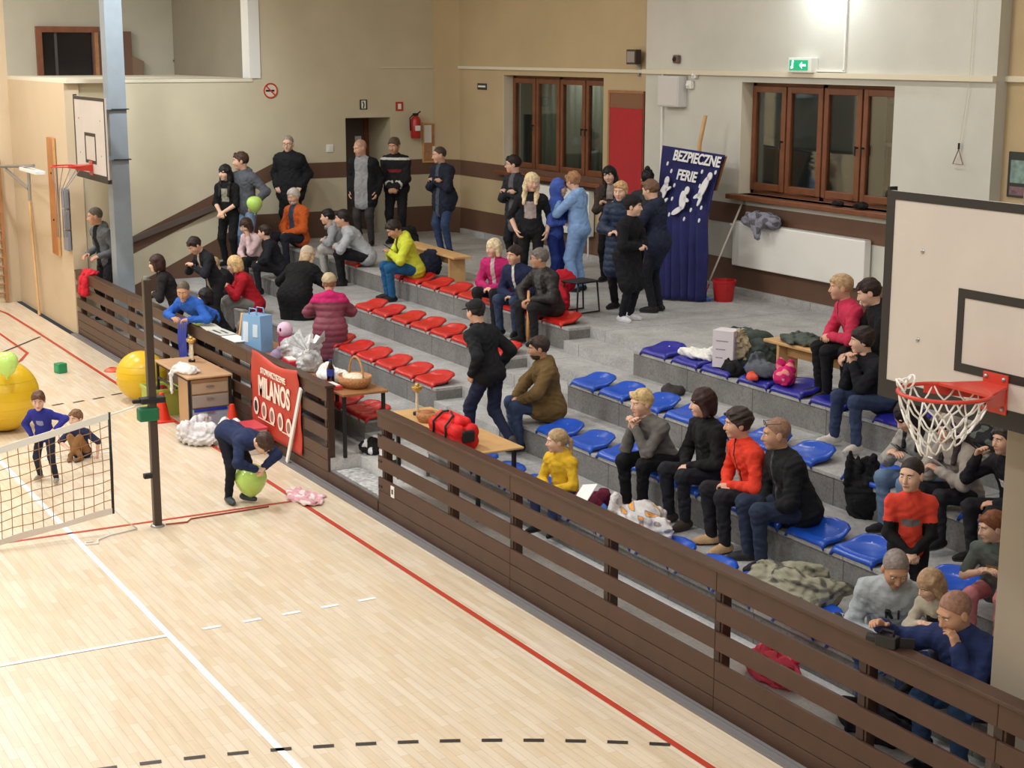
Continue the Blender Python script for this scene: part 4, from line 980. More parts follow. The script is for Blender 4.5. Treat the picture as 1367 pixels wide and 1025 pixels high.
    if sp.get('glasses'):
        gm = MB()
        for s_ in (1, -1):
            gm.tube([P(.104, .031*s_+.024*math.cos(t), .008+.018*math.sin(t)) for t in [2*PI*i/14 for i in range(14)]], .0022*gg, 5, closed=True); gm.tube([P(.100, .055*s_, .012), P(.0, .082*s_, .012)], .0022*gg, 5)
        gm.tube([P(.106, -.009, .012), P(.106, .009, .012)], .0022*gg, 5)
        if sp['glasses'] == 'top':
            gm.v = [tuple(np.array(v)+H[2]*.085*gg-H[0]*.025*gg) for v in gm.v]
        gm.build('glasses', M_dark, root)
    if sp.get('beard'):
        sk = Skin(); sk.ell(P(.026, 0, -.066), np.array((.072, .062, .052))*gg, H, .01*g); sk.keep(P(0, 0, -.045), H[2]*.94-H[0]*.2); V, Q = sk.mesh(vh, .002, 1); rawmesh('beard', V, Q, [hairmat(sp['beard'])], None, root)
    M = Matrix.Translation(Vector(pos)) @ Matrix.Rotation(a, 4, 'Z')
    W_ = lambda p: M @ Vector(p)
    PEOPLE[key] = dict(root=root, g=g, pos=pos, a=a, L=W_(hands['L']), R=W_(hands['R']), head=W_(c*g), chest=W_(J['chest']*g), W=W_, J=J, T=T3, dist=dist)
    return root
BLK, NVY, JEANS, DK = (24, 24, 27), (30, 36, 62), (62, 84, 124), (36, 36, 40)
def S(key, label, hd, row, **k):
    sec, r = row; dz = k.pop('dz', .07); dy = k.pop('dy', .17)
    d = dict(pose='sit', hd=hd, y=YR[sec][r]+dy, z=ZT[r]+dz, a=-90, lean=12, legs=DK); d.update(k)
    if 'foot' not in d and 'feet' not in d: d['feet'] = (.38, .13, -.365)
    return person(key, label, d)
def U(key, label, hd, z, h=1.72, **k):
    d = dict(pose='stand', hd=hd, z=z, h=h, a=-31, legs=DK); d.update(k); return person(key, label, d)
P4 = ZT[4]
# ---- standing along the far end
U('greyjacket', 'man in grey jacket over black hoodie, standing at the far left end of the fence', (124, 277), Z0, 1.93, a=-75, hyaw=-25, hpitch=10, arms=((.22, .17, .10), (-1, .5, -.2)), lean=6, top=dict(c=(98, 102, 106), open=BLK, openw=.055, hood='back'), hair='buzz', hairc=(92, 82, 72), skin='t')
U('hijab', 'woman in dark jacket with pink trim leaning on the fence behind the net post', (207, 340), Z0, 1.66, lean=22, a=-115, hyaw=-12, hpitch=8, armR=((.44, .12, .10), (-.3, 1, -.3)), arms='belly', top=dict(c=(34, 32, 34), open=(190, 92, 104), openw=.02), hair='bob', hairc=(58, 34, 30), skin='p')
U('bluetop', 'man in bright blue sweatshirt bending over the fence next to the net post', (243, 377), Z0, 1.66, lean=52, slouch=4, neck=-25, a=-62, hyaw=28, hpitch=22, arms=((.52, .16, .06), (-.3, 1, -.2)), top=dict(c=(46, 96, 186), inf=.024), hair='buzz', hairc=(100, 88, 78), skin='t')
S('blackhair', 'woman with black hair and black jacket, in profile right of the man in blue', (272, 372), ('red', 1), a=-112, hyaw=-8, lean=22, arms='lap', top=dict(c=BLK), hair='bob', hairc=(26, 22, 24), skin='p', h=1.62)
U('bowed', 'man in black with his head bowed, standing below the sloping rail', (253, 319), ZT[1], 1.62, a=-80, lean=20, hpitch=38, arms='phone', top=dict(c=(32, 33, 40), open=(190, 175, 160), openw=.03), hair='short', hairc=(46, 36, 32), skin='m')
S('hunched', 'person with fair hair in black, hunched between the bowed man and the woman in red', (280, 342), ('red', 2), a=-100, lean=30, hpitch=30, arms='lap', top=dict(c=(28, 28, 34), inf=.03), hair='short', hairc=(178, 150, 116), skin='p', h=1.5)
S('redsweater', 'blonde woman in red sweater seated with grey trousers', (310, 342), ('red', 2), a=-105, lean=20, hyaw=-10, hpitch=14, arms='phone', top=dict(c=(176, 30, 44), inf=.03), legs=(132, 130, 128), hair='bob', hairc=(222, 188, 134), skin='p', dy=.05)
S('whitesweat', 'dark-haired girl in white and pink sweatshirt, hand to her forehead', (325, 292), ('red', 3), a=-70, lean=14, armL='cheek', armR='lap', hpitch=20, top=dict(c=(222, 196, 200), open=(206, 160, 172), openw=.06), hair='bob', hairc=(70, 50, 44), skin='p')
S('blackman', 'dark-haired man in black jacket seated right of the girl in white and pink', (352, 300), ('red', 3), a=-110, hyaw=-20, lean=18, arms='knee', top=dict(c=(30, 32, 40), inf=.03), legs=(34, 34, 40), hair='short', hairc=(52, 40, 36), skin='p')
U('longhair', 'standing woman with long black hair, print T-shirt and black trousers', (299, 220), ZT[3], 1.73, a=-50, hyaw=-10, arms='clasp', hpitch=6, top=dict(c=BLK, sleeve=.55, inf=.014, long=0, print=dict(c=(150, 150, 135), u=-.02, w=.07, hh=.11)), legs=BLK, hair='verylong', hairc=(26, 22, 24), skin='p')
U('hoodieballoon', 'man in grey hoodie and light jeans holding a green balloon', (320, 203), ZT[3], 1.94, a=-60, hyaw=-50, armL=((.14, .27, .06), (-.8, 1, .1)), armR='down', top=dict(c=(86, 90, 98), hood='back', inf=.028), legs=(126, 152, 186), hair='short', hairc=(70, 48, 38), skin='m')
U('bigblack', 'tall heavy man in black winter jacket, grey hair, standing against the end wall', (384, 181), P4, 1.88, a=-38, arms='pocket', wide=1.15, fat=1.2, top=dict(c=(30, 32, 36), inf=.045, hem=.3, collar=.03, cup=.03), legs=BLK, hair='buzz', hairc=(150, 140, 130), skin='p', glasses=1)
S('orange', 'white-haired man in orange jacket seated in the top red row', (390, 252), ('red', 4), a=-70, hyaw=10, slouch=4, neck=6, lean=2, hpitch=14, arms='lap', top=dict(c=(206, 98, 44), open=(62, 72, 92), openw=.06, inf=.035), legs=(40, 42, 54), hair='short', hairc=(205, 198, 190), beard=(200, 195, 190), skin='m')
S('greyhood13', 'person in grey hoodie with short black hair, seated left of the man in grey sweatshirt', (436, 279), ('red', 4), a=-118, lean=26, hyaw=-5, arms='fore', top=dict(c=(150, 154, 160), hood='back'), legs=(170, 168, 164), scarf=(150, 138, 130), hair='short', hairc=(26, 24, 26), skin='p')
S('greysweat14', 'young man in light grey sweatshirt and black trousers leaning on his knees', (456, 280), ('red', 4), a=-116, lean=26, neck=2, slouch=14, arms=((.45, .06, .16), (-.3, 1, -.1)), top=dict(c=(172, 178, 184), inf=.024), legs=(28, 28, 32), shoes=(28, 28, 30), hair='short', hairc=(36, 30, 28), skin='m')
U('blackcoatback', 'person in long black coat and light knitted hat bending over the prize table, back turned', (413, 331), Z0, 1.74, lean=32, a=130, hpitch=30, fat=1.25, wide=1.2, arms='fore', top=dict(c=(22, 22, 25), inf=.05, hem=1.2, collar=.03), legs=BLK, hair='bob', hairc=(196, 170, 136), hat=('beanie', (196, 184, 164)))
U('pinkpuffer', 'child in dusky pink quilted coat with magenta hood, seen from behind at the prize table', (439, 366), Z0, 1.52, hs=1.08, a=158, hpitch=14, lean=4, arms='fore', wide=1.12, fat=1.2, top=dict(c=(136, 72, 88), inf=.045, hem=.85, quilt=.012, fold=.003, collar=.03, hood='back', shoulder=(196, 40, 106), rough=.5), legs=BLK, hair='short', hairc=(150, 120, 92), hat=('beanie', (190, 172, 140)))
S('yellowgreen', 'man in yellow-green hooded jacket and blue trousers looking at his phone', (519, 296), ('red', 4), a=-100, lean=16, hpitch=36, arms='phone', top=dict(c=(206, 216, 70), inf=.03, hood='back', open=(96, 74, 60), openw=.05), legs=(34, 88, 134), shoes=(30, 32, 36), hair='short', hairc=(44, 36, 32), skin='t')
U('baldgrey', 'bald man in grey sweatshirt under an open black coat, standing by the doorway', (478, 187), P4, 1.84, a=-45, hyaw=-35, hpitch=16, arms='down', wide=1.15, fat=1.4, top=dict(c=(26, 27, 31), open=(150, 152, 156), openw=.11, inf=.032, hem=.45), legs=(58, 56, 56), hair='buzz', hairc=(190, 150, 130), browc=(120, 100, 90), skin='m')
U('fireman', 'man in black firefighter uniform with silver reflective stripes', (525, 184), P4, 1.86, a=-38, hyaw=-12, hpitch=12, arms='clasp', wide=1.12, fat=1.15, top=dict(c=(34, 32, 36), inf=.032, bands=dict(c=(206, 206, 200), z=[(.455, .49)], arm=[(.55, .7)]), collar=.02, print=dict(c=(130, 44, 50), u=-.04, w=.13, hh=.025)), legs=(30, 30, 34), hair='short', hairc=(92, 76, 66), skin='t')
U('bluecoatjeans', 'man in dark navy jacket and blue jeans with folded arms, near the notice board', (585, 196), P4, 1.78, a=-75, hyaw=-28, hpitch=8, arms='fold', wide=1.05, top=dict(c=(34, 38, 54), inf=.032, hem=.28, open=(74, 82, 98), openw=.04), legs=(54, 70, 104), hair='buzz', hairc=(72, 60, 54), skin='m')
U('glasses', 'young man with glasses and dark jacket, arms folded, left of the blonde woman', (684, 207), P4, 1.78, a=-75, hyaw=-45, arms='fold', top=dict(c=(40, 42, 50), open=(92, 92, 100), openw=.045, hem=.25), legs=(32, 32, 36), hair='short', hairc=(38, 30, 30), glasses=1, skin='p')
U('blondeprint', 'blonde woman in black T-shirt with a pale print, standing under the left window', (711, 231), P4, 1.68, a=-40, hyaw=32, hpitch=10, armR=((.14, .20, -.01), (-.6, 1, 0)), armL='down', top=dict(c=(30, 32, 36), sleeve=.6, inf=.018, print=dict(c=(172, 162, 160), u=-.04, w=.085, hh=.12)), legs=BLK, hair='long', hairc=(228, 206, 166), skin='p')
U('bluechild', 'child in blue hooded jacket half hidden in the arms of the woman in light blue', (748, 240), P4, 1.56, a=30, hyaw=20, arms='belly', top=dict(c=(74, 100, 184), hood='up', inf=.024), legs=(40, 58, 130), hair='short', hairc=(90, 70, 56), skin='p')
U('tracksuit', 'woman in pale blue tracksuit with short fair-brown hair, hugging a child', (763, 230), P4, 1.68, a=-150, hyaw=-20, hpitch=16, arms=((.30, .08, .36), (-.2, 1, -.8)), wide=1.08, fat=1.1, top=dict(c=(140, 176, 226), hood='back', inf=.026), legs=(134, 168, 218), linf=.024, shoes=(28, 28, 32), hair='tousled', hairc=(164, 124, 88), skin='p')
S('pink24', 'blonde woman in magenta ski jacket seated in the top red row', (658, 319), ('red', 4), a=-60, hyaw=-15, lean=10, arms='lap', top=dict(c=(186, 42, 108), open=(196, 178, 178), openw=.03, inf=.032, collar=.02), legs=DK, hair='bob', hairc=(224, 206, 170), skin='p', dy=.2)
S('navy25', 'smiling man in navy jacket over white shirt, in the middle of three seated together', (686, 328), ('red', 4), a=-65, hyaw=-12, lean=14, arms=((.30, .04, .10), (-.5, 1, -.2)), wide=1.08, top=dict(c=(36, 44, 76), open=(216, 214, 210), openw=.022, inf=.034, collar=.03), legs=(50, 64, 92), hair='short', hairc=(48, 38, 36), skin='m', dy=.14)
S('dark26', 'grey-haired man in dark leather jacket holding a wooden stick, rightmost of three seated together', (719, 331), ('red', 4), a=-80, hyaw=-42, lean=10, armR='knee', armL=((.34, .06, .14), (-.4, 1, -.2)), wide=1.12, fat=1.15, top=dict(c=(44, 42, 42), rough=.45, open=(78, 80, 78), openw=.055, inf=.034), legs=(36, 36, 40), hair='short', hairc=(112, 106, 102), glasses=1, skin='t', dy=.14)
# ---- group by the blue curtain
U('blackhair27', 'woman with long black hair and dark brown jacket behind the group at the curtain', (812, 222), P4, 1.70, a=-45, hyaw=-5, hroll=8, arms='fold', top=dict(c=(66, 56, 52), open=(150, 140, 136), openw=.05), legs=BLK, hair='long', hairc=(24, 22, 24), skin='p')
U('bun', 'person with a dark hair bun, only the head showing behind the hugging pair', (865, 226), P4, 1.70, a=140, arms='fold', top=dict(c=(52, 54, 60)), legs=BLK, hair='bun', hairc=(26, 24, 28), skin='p')
U('bluecoat28', 'woman with short blonde hair in long dark blue quilted coat by the curtain', (828, 242), P4, 1.69, a=-58, hyaw=6, hpitch=8, arms='belly', top=dict(c=(36, 50, 76), inf=.030, hem=.85, quilt=.007, fold=.003, collar=.04, cup=.05, rough=.5), legs=BLK, hair='short', hairc=(196, 160, 118), skin='p')
U('beanie29', 'child in black beanie and long black coat being hugged, white trainers', (846, 262), P4, 1.56, a=25, hyaw=18, hpitch=2, hs=1.05, arms='belly', top=dict(c=(24, 25, 31), inf=.036, hem=.9), legs=(24, 26, 34), shoes=(212, 212, 222), sole=(236, 236, 236), hair='short', hairc=(40, 34, 32), hat=('beanie', (34, 32, 36)), skin='p')
U('hugger30', 'woman in navy hooded jacket with tied-back hair, hugging the child in the beanie', (866, 240), P4, 1.72, a=-150, hyaw=-5, hpitch=14, armR=((.24, -.02, .34), (0, 1, -.6)), armL=((.26, .06, .22), (0, 1, -.6)), top=dict(c=(36, 42, 64), inf=.032, hem=.12, hood='back'), legs=(28, 30, 40), hair='short', hairc=(112, 84, 64), skin='p')
# ---- aisle
U('walker', 'man in black jacket and flat black cap walking down the aisle steps, seen from behind', (633, 400), ZT[1], 1.66, a=-160, lean=10, hyaw=-8, hpitch=12, footL=(.20, .09, -.80), footR=(-.24, -.09, -.74), arms=((.06, .22, .02), (-1, .5, 0)), wide=1.08, top=dict(c=(30, 32, 37), inf=.028), legs=(38, 44, 70), shoes=(86, 84, 82), hair='short', hairc=(40, 36, 36), hat=('cap', (30, 30, 34)), skin='m')
S('parka', 'man in olive parka with fur-edged hood seated at the aisle end of the blue seats', (717, 449), ('blue', 2), a=-108, hyaw=-8, lean=4, hpitch=8, arms='knee', wide=1.12, top=dict(c=(110, 88, 54), inf=.04, hem=.35, hood='back', collar=.02), legs=(56, 70, 100), shoes=(36, 36, 38), hair='short', hairc=(58, 46, 42), beard=(70, 56, 50), skin='t', dy=.34)
S('yellowgirl', 'girl in yellow hoodie with ponytail sitting just behind the fence', (742, 573), ('blue', 1), a=-70, hyaw=-38, lean=6, hs=1.12, arms='lap', top=dict(c=(222, 180, 48), hood='back', inf=.026), legs=(60, 70, 110), hair='pony', hairc=(176, 150, 112), skin='p')
S('grey34', 'woman with short blonde hair in grey sweater, chin resting on her hand', (855, 520), ('blue', 2), a=-78, hyaw=-14, lean=22, slouch=12, neck=0, hpitch=8, arms='chin', top=dict(c=(112, 110, 108), inf=.020, fold=.005), legs=(24, 24, 28), shoes=(30, 30, 34), hair='short', hairc=(206, 178, 128), skin='p', dy=.16, feet=(.40, .10, -.39))
S('black35', 'woman with dark brown bob in black cardigan, hands in her lap', (937, 519), ('blue', 2), a=-92, hyaw=-22, lean=4, arms='lap', top=dict(c=(26, 26, 29), inf=.028, open=(38, 38, 42), openw=.03), legs=(34, 36, 44), shoes=(60, 52, 46), hair='bob', hairc=(52, 32, 30), skin='p', dy=.24)
S('red36', 'person in bright orange-red shirt with short dark hair, in the front row of adults', (984, 545), ('blue', 2), a=-100, hyaw=-14, lean=14, arms=((.30, .04, .12), (-.5, 1, -.2)), top=dict(c=(226, 66, 46), inf=.020, open=(40, 30, 30), openw=.012), legs=(38, 38, 44), shoes=(196, 160, 120), hair='tousled', hairc=(58, 46, 44), skin='m', dy=.16)
S('black37', 'balding man in black jacket with glasses pushed up on his head', (1035, 558), ('blue', 2), a=-104, hyaw=-12, lean=14, hpitch=6, arms=((.32, .05, .02), (-.5, 1, -.1)), wide=1.14, fat=1.25, top=dict(c=(28, 29, 33), inf=.034, open=(70, 72, 78), openw=.016, collar=.02), legs=(46, 56, 78), shoes=(44, 46, 52), hair='buzz', hairc=(150, 116, 98), browc=(110, 90, 80), glasses='top', skin='t', dy=.17)
# ---- right: bench on the platform and children
def bench_sit(key, label, hd, **k):
    d = dict(pose='sit', hd=hd, y=10.55, z=P4+.40, a=-100, lean=14, legs=DK, feet=(.40, .12, -.42)); d.update(k); return person(key, label, d)
bench_sit('pink38', 'boy or woman with short fair hair in coral pink jacket seated on the bench', (1122, 366), hyaw=-10, lean=18, a=-112, arms=((.36, .06, .14), (-.4, 1, -.2)), top=dict(c=(204, 56, 88), inf=.026, open=(60, 40, 50), openw=.012), legs=(26, 26, 30), hair='short', hairc=(186, 154, 118), skin='m')
bench_sit('black39', 'dark-haired person in black leaning toward the one in coral pink', (1154, 373), hyaw=-14, lean=16, a=-116, hpitch=22, side=6, arms=((.44, .10, .02), (-.3, 1, -.1)), top=dict(c=(26, 26, 30), inf=.028, hood='back'), legs=(24, 25, 29), hair='short', hairc=(52, 36, 32), skin='p')
S('teen40', 'teenager with thick dark hair, black sweatshirt and jeans, both fists at the chin', (1150, 437), ('blue', 4), a=-98, hyaw=-26, lean=20, neck=4, arms='chin', top=dict(c=(28, 29, 36), inf=.024), legs=(54, 66, 96), shoes=(206, 200, 194), sole=(230, 226, 220), hair='tousled', hairc=(46, 34, 32), skin='p', feet=(.42, .2, -.37))
S('grey41', 'girl with long black hair in grey hoodie typing on a phone, jeans', (1201, 540), ('blue', 3), a=-92, hyaw=-12, lean=14, hpitch=38, arms='phone', top=dict(c=(158, 156, 152), inf=.028), legs=(104, 128, 160), shoes=(30, 30, 34), hair='long', hairc=(32, 28, 34), skin='p')
S('hood42', 'girl with grey hood up, phone held to her mouth', (1266, 553), ('blue', 3), a=-95, hyaw=-18, lean=12, hpitch=12, armR='cheek', armL='phone', top=dict(c=(160, 152, 144), hood='up', inf=.028), legs=(40, 40, 46), hair='long', hairc=(54, 46, 50), skin='m')
S('boy43', 'boy in black sweatshirt raising one hand, half hidden by the pillar', (1342, 567), ('blue', 3), a=-95, hyaw=-5, armR='up', armL='lap', top=dict(c=(30, 30, 36), inf=.024, print=dict(c=(210, 210, 210), u=-.02, w=.03, hh=.04)), legs=DK, hair='short', hairc=(52, 46, 44), skin='m')
U('boy44', 'boy in orange-red T-shirt over black long sleeves, standing with hands clasped', (1217, 612), ZT[1], 1.36, hs=1.16, a=-38, hyaw=-32, hpitch=6, arms='clasp', top=dict(c=(28, 28, 31), tee=(222, 74, 58), inf=.014, print=dict(c=(120, 116, 116), u=-.06, w=.08, hh=.035)), legs=(28, 28, 32), hair='buzz', hairc=(44, 36, 34), skin='p')
S('girl45', 'girl with reddish hair in green-grey T-shirt and pink leggings, half hidden by the pillar', (1322, 683), ('blue', 2), a=-60, hyaw=-50, hs=1.15, hpitch=12, arms='phone', top=dict(c=(92, 100, 96), sleeve=.42, inf=.022, print=dict(c=(180, 140, 70), u=-.02, w=.07, hh=.03)), legs=(206, 132, 138), hair='short', hairc=(126, 78, 54), skin='p')
S('grey46', 'man with shaved grey hair in light grey sweatshirt leaning toward a small child', (1200, 741), ('blue', 1), a=-50, hyaw=22, lean=16, hpitch=30, wide=1.1, arms='lap', top=dict(c=(168, 176, 182), inf=.03), legs=JEANS, hair='buzz', hairc=(140, 130, 126), skin='t', h=1.72)
S('child47', 'small fair-haired child on the lap of the man in light grey', (1236, 746), ('blue', 1), a=-70, hyaw=-35, hpitch=26, hs=1.2, arms='phone', top=dict(c=(176, 168, 152), inf=.022, print=dict(c=(40, 40, 40), u=0, w=.09, hh=.04)), legs=(70, 72, 92), hair='bob', hairc=(172, 142, 112), skin='p', h=1.12, dz=.30, dy=.08)
S('navy48', 'balding man in navy fleece resting his cheek on his hand, filming over the fence', (1268, 783), ('blue', 1), a=-78, hyaw=-18, lean=20, hpitch=22, neck=-4, wide=1.14, fat=1.2, armL='cheek', armR=((.50, .40, .47), (-.2, 1, -.6)), top=dict(c=(38, 50, 92), inf=.032, collar=.02, cup=.03), legs=(56, 84, 124), hair='buzz', hairc=(150, 112, 96), browc=(100, 80, 70), skin='t', h=1.74, dy=-.02)
# ---- on the court
U('boy_standing', 'small boy in royal blue sweatshirt standing behind the net', (50, 523), 0, 1.05, hs=1.34, a=-35, hyaw=15, armL=((.22, .30, .16), (-.3, 1, -.5)), armR=((.16, .20, .02), (-.6, 1, 0)), footL=(.10, .20, -.80), footR=(-.08, -.18, -.80), hpitch=14, lean=14, top=dict(c=(48, 52, 142), inf=.030, print=dict(c=(150, 150, 190), u=-.02, w=.06, hh=.05)), legs=(38, 44, 62), shoes=(150, 140, 130), sole=(220, 220, 220), hair='short', hairc=(96, 64, 48), skin='p')
person('boy_sitting', 'small boy in dark blue T-shirt sitting on the court behind the net', dict(pose='sit', hd=(100, 547), z=.01, h=1.06, hs=1.32, a=-40, hyaw=-12, hpitch=2, lean=10, armL=((.05, .34, -.02), (-.2, 1, .2)), armR=((.28, .16, .14), (-.3, 1, -.2)), footL=(.30, -.10, -.03), footR=(.28, .10, -.03), kp=(.4, 0, .5), kneeout=1, top=dict(c=(46, 50, 78), sleeve=.48, inf=.03, print=dict(c=(168, 150, 158), u=-.02, w=.06, hh=.06)), legs=(150, 110, 70), llen=.9, shoes=(120, 90, 66), hair='short', hairc=(128, 92, 68), skin='p'))
U('bending', 'man in navy sweatshirt bending down to pick up a balloon from the court', (361, 588), 0, 1.46, hs=1.12, lean=92, slouch=6, neck=10, hpitch=68, a=18, hyaw=0, arms=((.60, .08, -.36), (.2, 1, -.2)), footL=(.16, .10, -.80), footR=(.08, -.10, -.81), top=dict(c=(40, 50, 84), inf=.03), legs=(28, 30, 40), shoes=(70, 78, 84), sole=(52, 58, 62), hair='short', hairc=(70, 50, 42), skin='p')
# ================================================================ THINGS ON THE WALLS
YW1, YW2 = YB+.05, YB-.05
def wall_rect(px0, py0, px1, py1, y):
    a, b = ay(px0, py0, y), ay(px1, py1, y); return float(a[0]), float(b[2]), float(b[0]), float(a[2])   # x0,z0,x1,z1
x0, z0, x1, z1 = wall_rect(815, 120, 860, 240, YW1)
rb = thing('display_board', 'tall red display board with brown top between the two windows', 'board', ((x0+x1)/2, YW1, z0))
w_, h_ = (x1-x0), z1-z0+.25
MB().box((-w_/2, -.03, -.25), (w_/2, 0, h_-.25)).build('backing', M_winwood, rb)
MB().box((-w_/2+.05, -.036, -.25), (w_/2-.03, -.03, h_-.25-.27)).build('red_felt', mat('felt_red', (176, 44, 48), .9, noise=.05), rb)
MB().box((-w_/2+.05, -.035, h_-.25-.265), (w_/2-.03, -.03, h_-.25-.04)).build('brown_panel', mat('panel_brown', (132, 92, 64), .7), rb)
MB().box((-w_/2, -.045, -.25), (-w_/2+.05, -.03, h_-.25)).box((-w_/2+.05, -.045, h_-.29), (w_/2, -.03, h_-.25)).build('frame', M_woodm, rb)
zc = float(ay(1000, 98, YW2)[2])
struct(MB().box((XS-.02, YW2-.06, zc-.035), (XR, YW2, zc+.03)).box((XL+.5, YW1-.04, zc-.03), (XS-.02, YW1, zc+.02)).box((XR, YB+.08, zc-.035), (2, YB+.12, zc+.03)).build('trim_cable_duct', M_rev))
yA = float(ax(506, 85, XL)[1])
struct(MB().box((XL, yA, zc-.02), (XL+.02, YB-.25, zc+.0)).build('trim_cable_left', M_rev))
# exit sign
x0, z0, x1, z1 = wall_rect(1064, 80, 1088, 94, YW2)
ex = thing('exit_sign', 'small green lit emergency exit sign above the right window', 'exit sign', ((x0+x1)/2, YW2-.0, z0))
W_, H_ = x1-x0, z1-z0
MB().box((-W_/2-.03, -.12, -.03), (W_/2+.06, 0, H_+.03)).build('housing', M_white, ex, bevel=.008)
MB().box((-W_/2, -.126, .0), (W_/2, -.12, H_)).build('lit_panel', mat('exit_green', (0, 140, 96), .4, emit=.9), ex)
g_ = MB(); yq = -.129
g_.box((-W_*.36, yq, H_*.2), (-W_*.28, yq+.003, H_*.85)).box((-W_*.42, yq, H_*.15), (-W_*.34, yq+.003, H_*.4)).ball((-W_*.31, yq+.001, H_*.86), (.02, .003, .02), 8)
g_.prism([(W_*.05, yq, H_*.5), (W_*.2, yq, H_*.85), (W_*.2, yq, H_*.15)], (0, .003, 0)).box((W_*.2, yq, H_*.4), (W_*.4, yq+.003, H_*.6))
g_.build('pictogram', mat('exit_white', (220, 255, 240), .4, emit=.9), ex)
cz = float(ay(1130, 95, YW2)[2])
cx1 = float(ay(1130, 60, YW2)[0])
struct(MB().box((x1, YW2-.03, cz-.012), (cx1+.02, YW2, cz+.012)).box((cx1-.012, YW2-.03, cz), (cx1+.012, YW2, WALLT)).build('trim_conduit', M_white))
# small signs
def wallsign(name, label, cat, px0, py0, px1, py1, c0, c1, left=False, mark='bar', y=YW1):
    if left:
        a, b = ax(px0, py0, XL), ax(px1, py1, XL); yc = (a[1]+b[1])/2; w = abs(b[1]-a[1]); z0, z1 = b[2], a[2]
        t = thing(name, label, cat, (XL, float(yc), float(z0)), PI/2)
    else:
        x0, z0, x1, z1 = wall_rect(px0, py0, px1, py1, y); w = x1-x0; t = thing(name, label, cat, ((x0+x1)/2, y, z0))
    h = float(z1-z0); w = float(w)
    MB().box((-w/2, -.012, 0), (w/2, 0, h)).build('plate', c0, t)
    m = MB()
    if mark == 'bar': m.box((-w*.4, -.015, h*.38), (w*.4, -.012, h*.66))
    if mark == 'sq': m.box((-w*.22, -.015, h*.2), (w*.22, -.012, h*.8))
    if mark == 'fig': m.box((-w*.3, -.015, h*.1), (w*.3, -.012, h*.9))
    m.build('print', c1, t)
    if mark == 'fig': MB().tube([(-w*.1, -.016, h*.8), (w*.05, -.016, h*.5), (-w*.05, -.016, h*.15)], .012, 6).build('arrow', M_dark, t)
    return t
M_sgn = mat('sign_dark_green', (48, 56, 54), .5); M_sred = mat('sign_red', (186, 58, 38), .5)
wallsign('wall_sign', 'tiny dark sign with white bar left of the left window', 'sign', 638, 111, 650, 120, M_sgn, M_white)
wallsign('wall_sign', 'small dark sign with white arrow above the doorway', 'sign', 480, 133, 490, 146, M_sgn, M_white, True, 'fig')
wallsign('wall_sign', 'small red fire sign above the extinguisher', 'sign', 528, 136, 538, 148, M_sred, M_white, True, 'sq')
ns = ax(361, 121, XL); nsr = .14
t = thing('no_smoking_sign', 'round no-smoking sign with red ring on the left wall', 'sign', (XL, float(ns[1]), float(ns[2])), PI/2)
RX = Matrix.Rotation(PI/2, 3, 'X')
MB().lathe([(0, 0), (nsr, 0), (nsr, .008), (0, .008)], 28, R=RX).build('plate', mat('sign_cream', (226, 205, 185), .5), t)
MB().tube([(nsr*.88*math.cos(a), -.01, nsr*.88*math.sin(a)) for a in [2*PI*i/28 for i in range(28)]], .014, 6, closed=True).tube([(-.085, -.012, .085), (.085, -.012, -.085)], .012, 6).build('red_ring', M_sred, t)
MB().box((-.09, -.014, -.015), (.07, -.009, .015)).build('cigarette', M_dark, t)
sw = ax(440, 198, XL)
t = thing('light_switch', 'white light switch on the end wall left of the doorway', 'switch', (XL, float(sw[1]), float(sw[2])), PI/2)
MB().box((-.07, -.02, -.07), (.07, 0, .07)).build('plate', M_white, t, bevel=.01); MB().box((-.03, -.03, -.04), (.03, -.02, .04)).build('rocker', M_white, t)
e0 = ax(551, 184, XL); e1 = ax(551, 150, XL)
fe = thing('fire_extinguisher', 'red fire extinguisher hung on the end wall beside the cork board', 'fire extinguisher', (XL+.13, float(e0[1]), float(e0[2])), 0)
H_ = float(e1[2]-e0[2])
M_fe = mat('extinguisher_red', (178, 38, 36), .35)
MB().lathe([(0, 0), (.085, 0), (.095, .02), (.095, H_*.72), (.06, H_*.84), (.03, H_*.88), (0, H_*.88)], 20).build('cylinder', M_fe, fe, smooth=True, angle=40)
MB().box((-.02, -.05, H_*.88), (.02, .05, H_*.98)).tube([(0, .04, H_*.95), (.08, .06, H_*1.05)], .012).build('valve', M_dark, fe)
MB().tube([(0, -.05, H_*.92), (.03, -.13, H_*.8), (.03, -.12, H_*.3)], .012, 8).build('hose', M_dark, fe, smooth=True)
MB().box((.085, -.05, H_*.3), (.098, .05, H_*.5)).build('label', M_white, fe); MB().box((-.13, -.05, H_*.5), (-.09, .05, H_*.6)).build('bracket', M_dark, fe)
a, b = ax(565, 166, XL), ax(592, 214, XL)
cb = thing('cork_board', 'cork notice board with pinned papers beside the extinguisher', 'notice board', (XL, float(a[1]+b[1])/2, float(b[2])), PI/2)
w_, h_ = float(b[1]-a[1]), float(a[2]-b[2])
MB().box((-w_/2, -.02, 0), (w_/2, 0, h_)).build('cork', mat('cork', (176, 128, 88), .9, noise=.2, nscale=30), cb)
mb = MB()
for q in (((-w_/2-.03, -.03, -.03), (-w_/2, 0, h_+.03)), ((w_/2, -.03, -.03), (w_/2+.03, 0, h_+.03)), ((-w_/2, -.03, h_), (w_/2, 0, h_+.03)), ((-w_/2, -.03, -.03), (w_/2, 0, 0))): mb.box(*q)
mb.build('frame', M_woodl, cb)
for (u0, v0, u1, v1) in ((.02, .5, .38, .98), (.55, .05, .98, .45), (.7, .45, .98, .8), (.42, .05, .6, .4)):
    MB().box((-w_/2+u0*w_, -.024, v0*h_), (-w_/2+u1*w_, -.02, v1*h_)).build('pinned_paper', M_white, cb)
